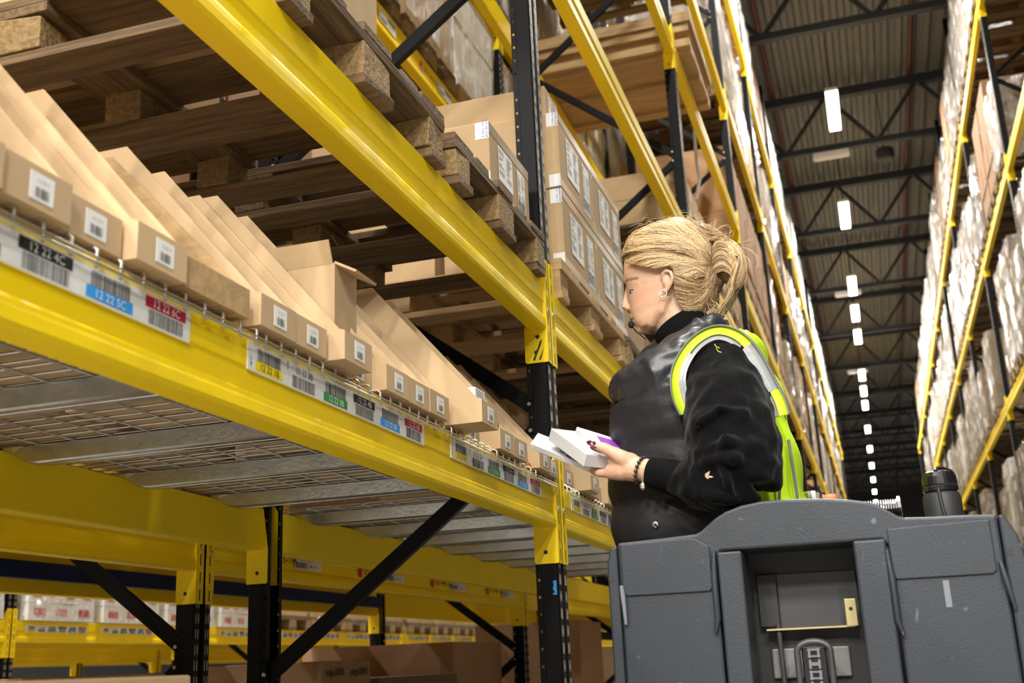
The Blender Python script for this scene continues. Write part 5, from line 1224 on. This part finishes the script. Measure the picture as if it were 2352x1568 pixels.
# strand starts along the hairline, sweeping back to the knot
def pxl(pts, t):
    n = len(pts)-1; i = min(n-1, int(t*n)); u = t*n-i; return (pts[i][0]+(pts[i+1][0]-pts[i][0])*u, pts[i][1]+(pts[i+1][1]-pts[i][1])*u)
S0 = [(1431, 600), (1432, 585), (1436, 572), (1446, 556), (1462, 538), (1486, 521), (1516, 511)]
S1 = [(1436, 600), (1450, 607), (1478, 616), (1508, 623), (1526, 618), (1541, 616), (1549, 624), (1552, 640)]
for side in (-1, 1):
    for i in range(3400 if side < 0 else 500):
        g = RH.random()
        if g < .60:
            t = RH.random(); s = pxl(S0, t); e = (1630+RH.uniform(-6, 10), 612+RH.uniform(-34, 16)); low = RH.random()
            if low < .35: c1 = (s[0]+60+30*RH.random(), 505+6*RH.random()); c2 = (1604+16*RH.random(), 522+30*RH.random()); e = (1640, 590+RH.uniform(-14, 16))
            else: c1 = (s[0]+70+40*RH.random(), max(508, s[1]-26+44*RH.random())); c2 = (1590+20*RH.random(), 545+62*RH.random())
            L_ = loc2
        else:
            t = RH.random(); s = pxl(S1, t); c1 = (s[0]+55-20*t, s[1]-14-22*RH.random()*(1-t)+6*t); c2 = (1592, 612+14*RH.random()+t*18); e = (1632+RH.uniform(-5, 8), 636+RH.uniform(-16, 16)); L_ = locn
        P = side_path(L_(*s), L_(*c1) if L_ is loc2 else locn(*c1), loc2(*c2), loc2(*e)); wob = RH.uniform(0, 6.3); am = RH.uniform(0, .0016); o_ = RH.uniform(0, .0035)
        pts = []
        for q, (f, h) in enumerate(P):
            h = min(h, HHT-.0012); y = hsurf(f, h, o_); pts.append(W3(f, h+am*math.sin(q*.7+wob), side*y))
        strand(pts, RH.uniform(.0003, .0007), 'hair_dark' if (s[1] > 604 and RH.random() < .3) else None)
    for i in range(260 if side < 0 else 30):
        s = (1551+RH.uniform(-1, 2), RH.uniform(622, 652)); P = side_path(locn(*s), locn(1586, s[1]+RH.uniform(-8, 10)), loc2(1612, 640+RH.uniform(-12, 12)), loc2(1636+RH.uniform(-6, 8), 640+RH.uniform(-14, 14))); o_ = RH.uniform(0, .003)
        strand([W3(f, h, side*max(.02, hsurf(f, h, o_))) for f, h in P], RH.uniform(.0003, .0007))
    for i in range(1500 if side < 0 else 200):
        t = RH.random(); s = pxl([(1550, 634), (1551, 655), (1553, 680), (1561, 700), (1576, 720), (1594, 736)], t)
        c1 = (s[0]+34+10*RH.random(), s[1]+4+26*RH.random()-t*8); c2 = (1626+18*RH.random(), 716-44*RH.random()); e = (1640+RH.uniform(-8, 12), 650+RH.uniform(-22, 22))
        P = side_path(locn(*s), locn(*c1, d=.05), loc2(*c2), loc2(*e)); o_ = RH.uniform(0, .006)
        pts = []
        for q, (f, h) in enumerate(P):
            y = hsurf(f, max(h, HHB-.005), o_); y = max(y, .02); pts.append(W3(f, h, side*y))
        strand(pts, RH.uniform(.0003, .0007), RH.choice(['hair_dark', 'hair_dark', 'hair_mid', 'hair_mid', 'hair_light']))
for i in range(420):
    y = RH.uniform(-.045, .045); s = P_(1575+RH.uniform(-10, 20), 512+RH.uniform(0, 20), y*1.1); m1 = P_(1628+RH.uniform(-6, 6), 540+RH.uniform(-6, 26), y); m2 = P_(1668+RH.uniform(-8, 8), 556+RH.uniform(-10, 10), y*.7); e = P_(1700+RH.uniform(-10, 3), 590+RH.uniform(-10, 30), y*.5)
    strand(spl([s, m1, m2, e], 5), RH.uniform(.0004, .0009))
# bun: loops rising from the knot, over the top and down
for i in range(1500):
    q_ = math.sqrt(.10+.90*RH.random()); sd = -1 if RH.random() < .72 else 1; n = 18; pts = []; ph = RH.uniform(-.35, .35); cx_ = RH.uniform(-.006, .006)
    dome = .040*math.sqrt(max(0, 1-q_*q_*.96)); wv = RH.uniform(-.002, .002)
    for k in range(n):
        u = k/(n-1); a = PI*1.12-(PI*1.62)*u+ph*(1-u); x = .042*q_*math.cos(a)+cx_*(1-q_); z = .064*q_*math.sin(a)+.012*(1-q_)
        edge = math.sin(PI*min(1, max(0, u)))**.4
        pts.append(BC+V((x, sd*dome*(.45+.55*edge)+wv*math.sin(k), z)))
    strand(pts, RH.uniform(.0005, .0011), RH.choice(['hair_light', 'hair_light', 'hair_light', 'hair_mid', 'hair_mid', 'hair_dark']))
for i in range(420):
    sd = -1 if RH.random() < .75 else 1; t = RH.random(); j = RH.uniform(-3, 3); yy = sd*RH.uniform(.030, .041)
    strand(spl([P_(1634+j, 588+62*t, yy*.75), P_(1650, 566+70*t+j, yy), P_(1670, 566+66*t+j, yy), P_(1686, 590+60*t, yy*.85), P_(1688-20*t, 630+44*t+j, yy*.7)], 4), RH.uniform(.0005, .001), RH.choice(['hair_light', 'hair_light', 'hair_mid', 'hair_mid', 'hair_dark']))
for i in range(150):
    t0_ = RH.random(); y = RH.uniform(-.035, .035); s = P_(1644+RH.uniform(-6, 6), 560+60*RH.random(), y*.6); m1 = P_(1690, 640+20*RH.random(), y*1.2); m2 = P_(1672+10*RH.random(), 688, y); e = P_(1638+20*RH.random(), 715+18*RH.random(), y*.8)
    strand(spl([s, P_(1700, 600, y*1.2), m1, m2, e], 5), RH.uniform(.0005, .0010), RH.choice(['hair_light', 'hair_mid']))
for i in range(60):   # loose nape wisps
    s = P_(1640+RH.uniform(-20, 14), 700+RH.uniform(-10, 20), RH.uniform(-.04, .04)); e = s+V((RH.uniform(-.005, .03), RH.uniform(-.02, .02), -RH.uniform(.015, .045))); strand(spl([s, (s+e)/2+V((RH.uniform(-.008, .012), 0, 0)), e], 4), .0004, 'hair_light')
FLY = [[(1600, 510), (1640, 525), (1665, 545), (1672, 540)], [(1640, 545), (1660, 528), (1680, 524), (1676, 545)], [(1700, 560), (1720, 558), (1734, 552)], [(1705, 570), (1735, 585), (1742, 610), (1735, 622)], [(1500, 512), (1492, 508), (1486, 514), (1490, 522)], [(1640, 548), (1643, 525), (1646, 508)], [(1432, 590), (1436, 570), (1450, 545), (1470, 528)], [(1706, 590), (1722, 600), (1726, 625)], [(1560, 505), (1590, 500), (1610, 512)], [(1552, 700), (1546, 715), (1550, 726)], [(1650, 715), (1655, 735), (1668, 742)], [(1625, 540), (1650, 538), (1680, 545), (1690, 536)]]
for L_ in FLY:
    for q in range(3): strand(spl([P_(x+RH.uniform(-3, 3), y_+RH.uniform(-3, 3), RH.uniform(-.03, .01)) for x, y_ in L_], 6), .00035, 'hair_light')
for i in range(60):
    x = RH.uniform(1440, 1640); t = (x-1440)/200; y_ = 560-54*math.sin(PI*min(1, .18+t*.6)) if t < .85 else 530; s = P_(x, y_+4, RH.uniform(-.05, .05)); e = s+V((RH.uniform(.01, .04), RH.uniform(-.02, .02), RH.uniform(-.002, .010))); strand(spl([s, (s+e)/2+V((0, 0, .004)), e], 4), .0003, 'hair_light')
cl(b, 'hair', smooth=True)
# ---------------------------------------------------------------- what she holds
def slab(name, A, B, D, th, mat, lab, cat, extra=None, down=True):
    """A corner, B = A + long side, D = A + short side; th thickness away from the top face"""
    e1 = B-A; e2 = D-A; n = e1.cross(e2).normalized()
    if n.z < 0: n = -n
    r = empty(name, tuple(A)); b = MB(); b.obox(tuple((e1+e2)/2-n*th/2), e1/2, e2/2, n*th/2, mat); b.build('box_body' if th > .01 else 'sheet', r, bevel=.0012)
    if extra: extra(r, e1, e2, n)
    return tag(r, lab, cat)
A_ = H(1347, 1042.5, 2.232); B2 = H(1266, 983, 2.345); C_ = H(1418, 1050, 2.292)
slab('white_product_box', A_, B2, C_, .027, 'paper_white', 'small white box held in the woman hand under her dark-nailed thumb', 'box')
def scr(r, e1, e2, n):
    b = MB(); b.obox(tuple(e1*.40+e2*.55+n*.0006), e1*.24, e2*.20, n*.0004, 'purple_print'); b.build('purple_picture', r)
    b = MB(); b.obox(tuple(e1*.5+e2*.03+n*.0006), e1*.49, e2*.025, n*.0004, 'navy_print'); b.build('navy_line', r)
slab('white_leaflet_box', H(1462, 1052, 2.345), H(1350, 1018, 2.30), H(1432, 1012, 2.43), .010, 'paper_white', 'flat white packet with a purple picture behind the small white box', 'packet', scr)
def pen_(r, e1, e2, n):
    b = MB(); b.tube([tuple(e1*.02+e2*.0+n*.003), tuple(e1*.40+e2*.10+n*.003)], .0018, 'lash', 6); b.build('dark_edge', r)
    b = MB()
    for i in range(5): b.obox(tuple(e1*(.45+.02*i)+e2*(.5)+n*.0004), e1*.004, e2*.3, n*.0003, 'ink_grey')
    b.build('grey_writing', r)
slab('white_packet', H(1358, 1074, 2.285), H(1218, 1018, 2.36), H(1372, 1046, 2.36), .012, 'paper_white', 'blurred white packet under the small white box, sticking out toward the rack', 'packet', pen_)
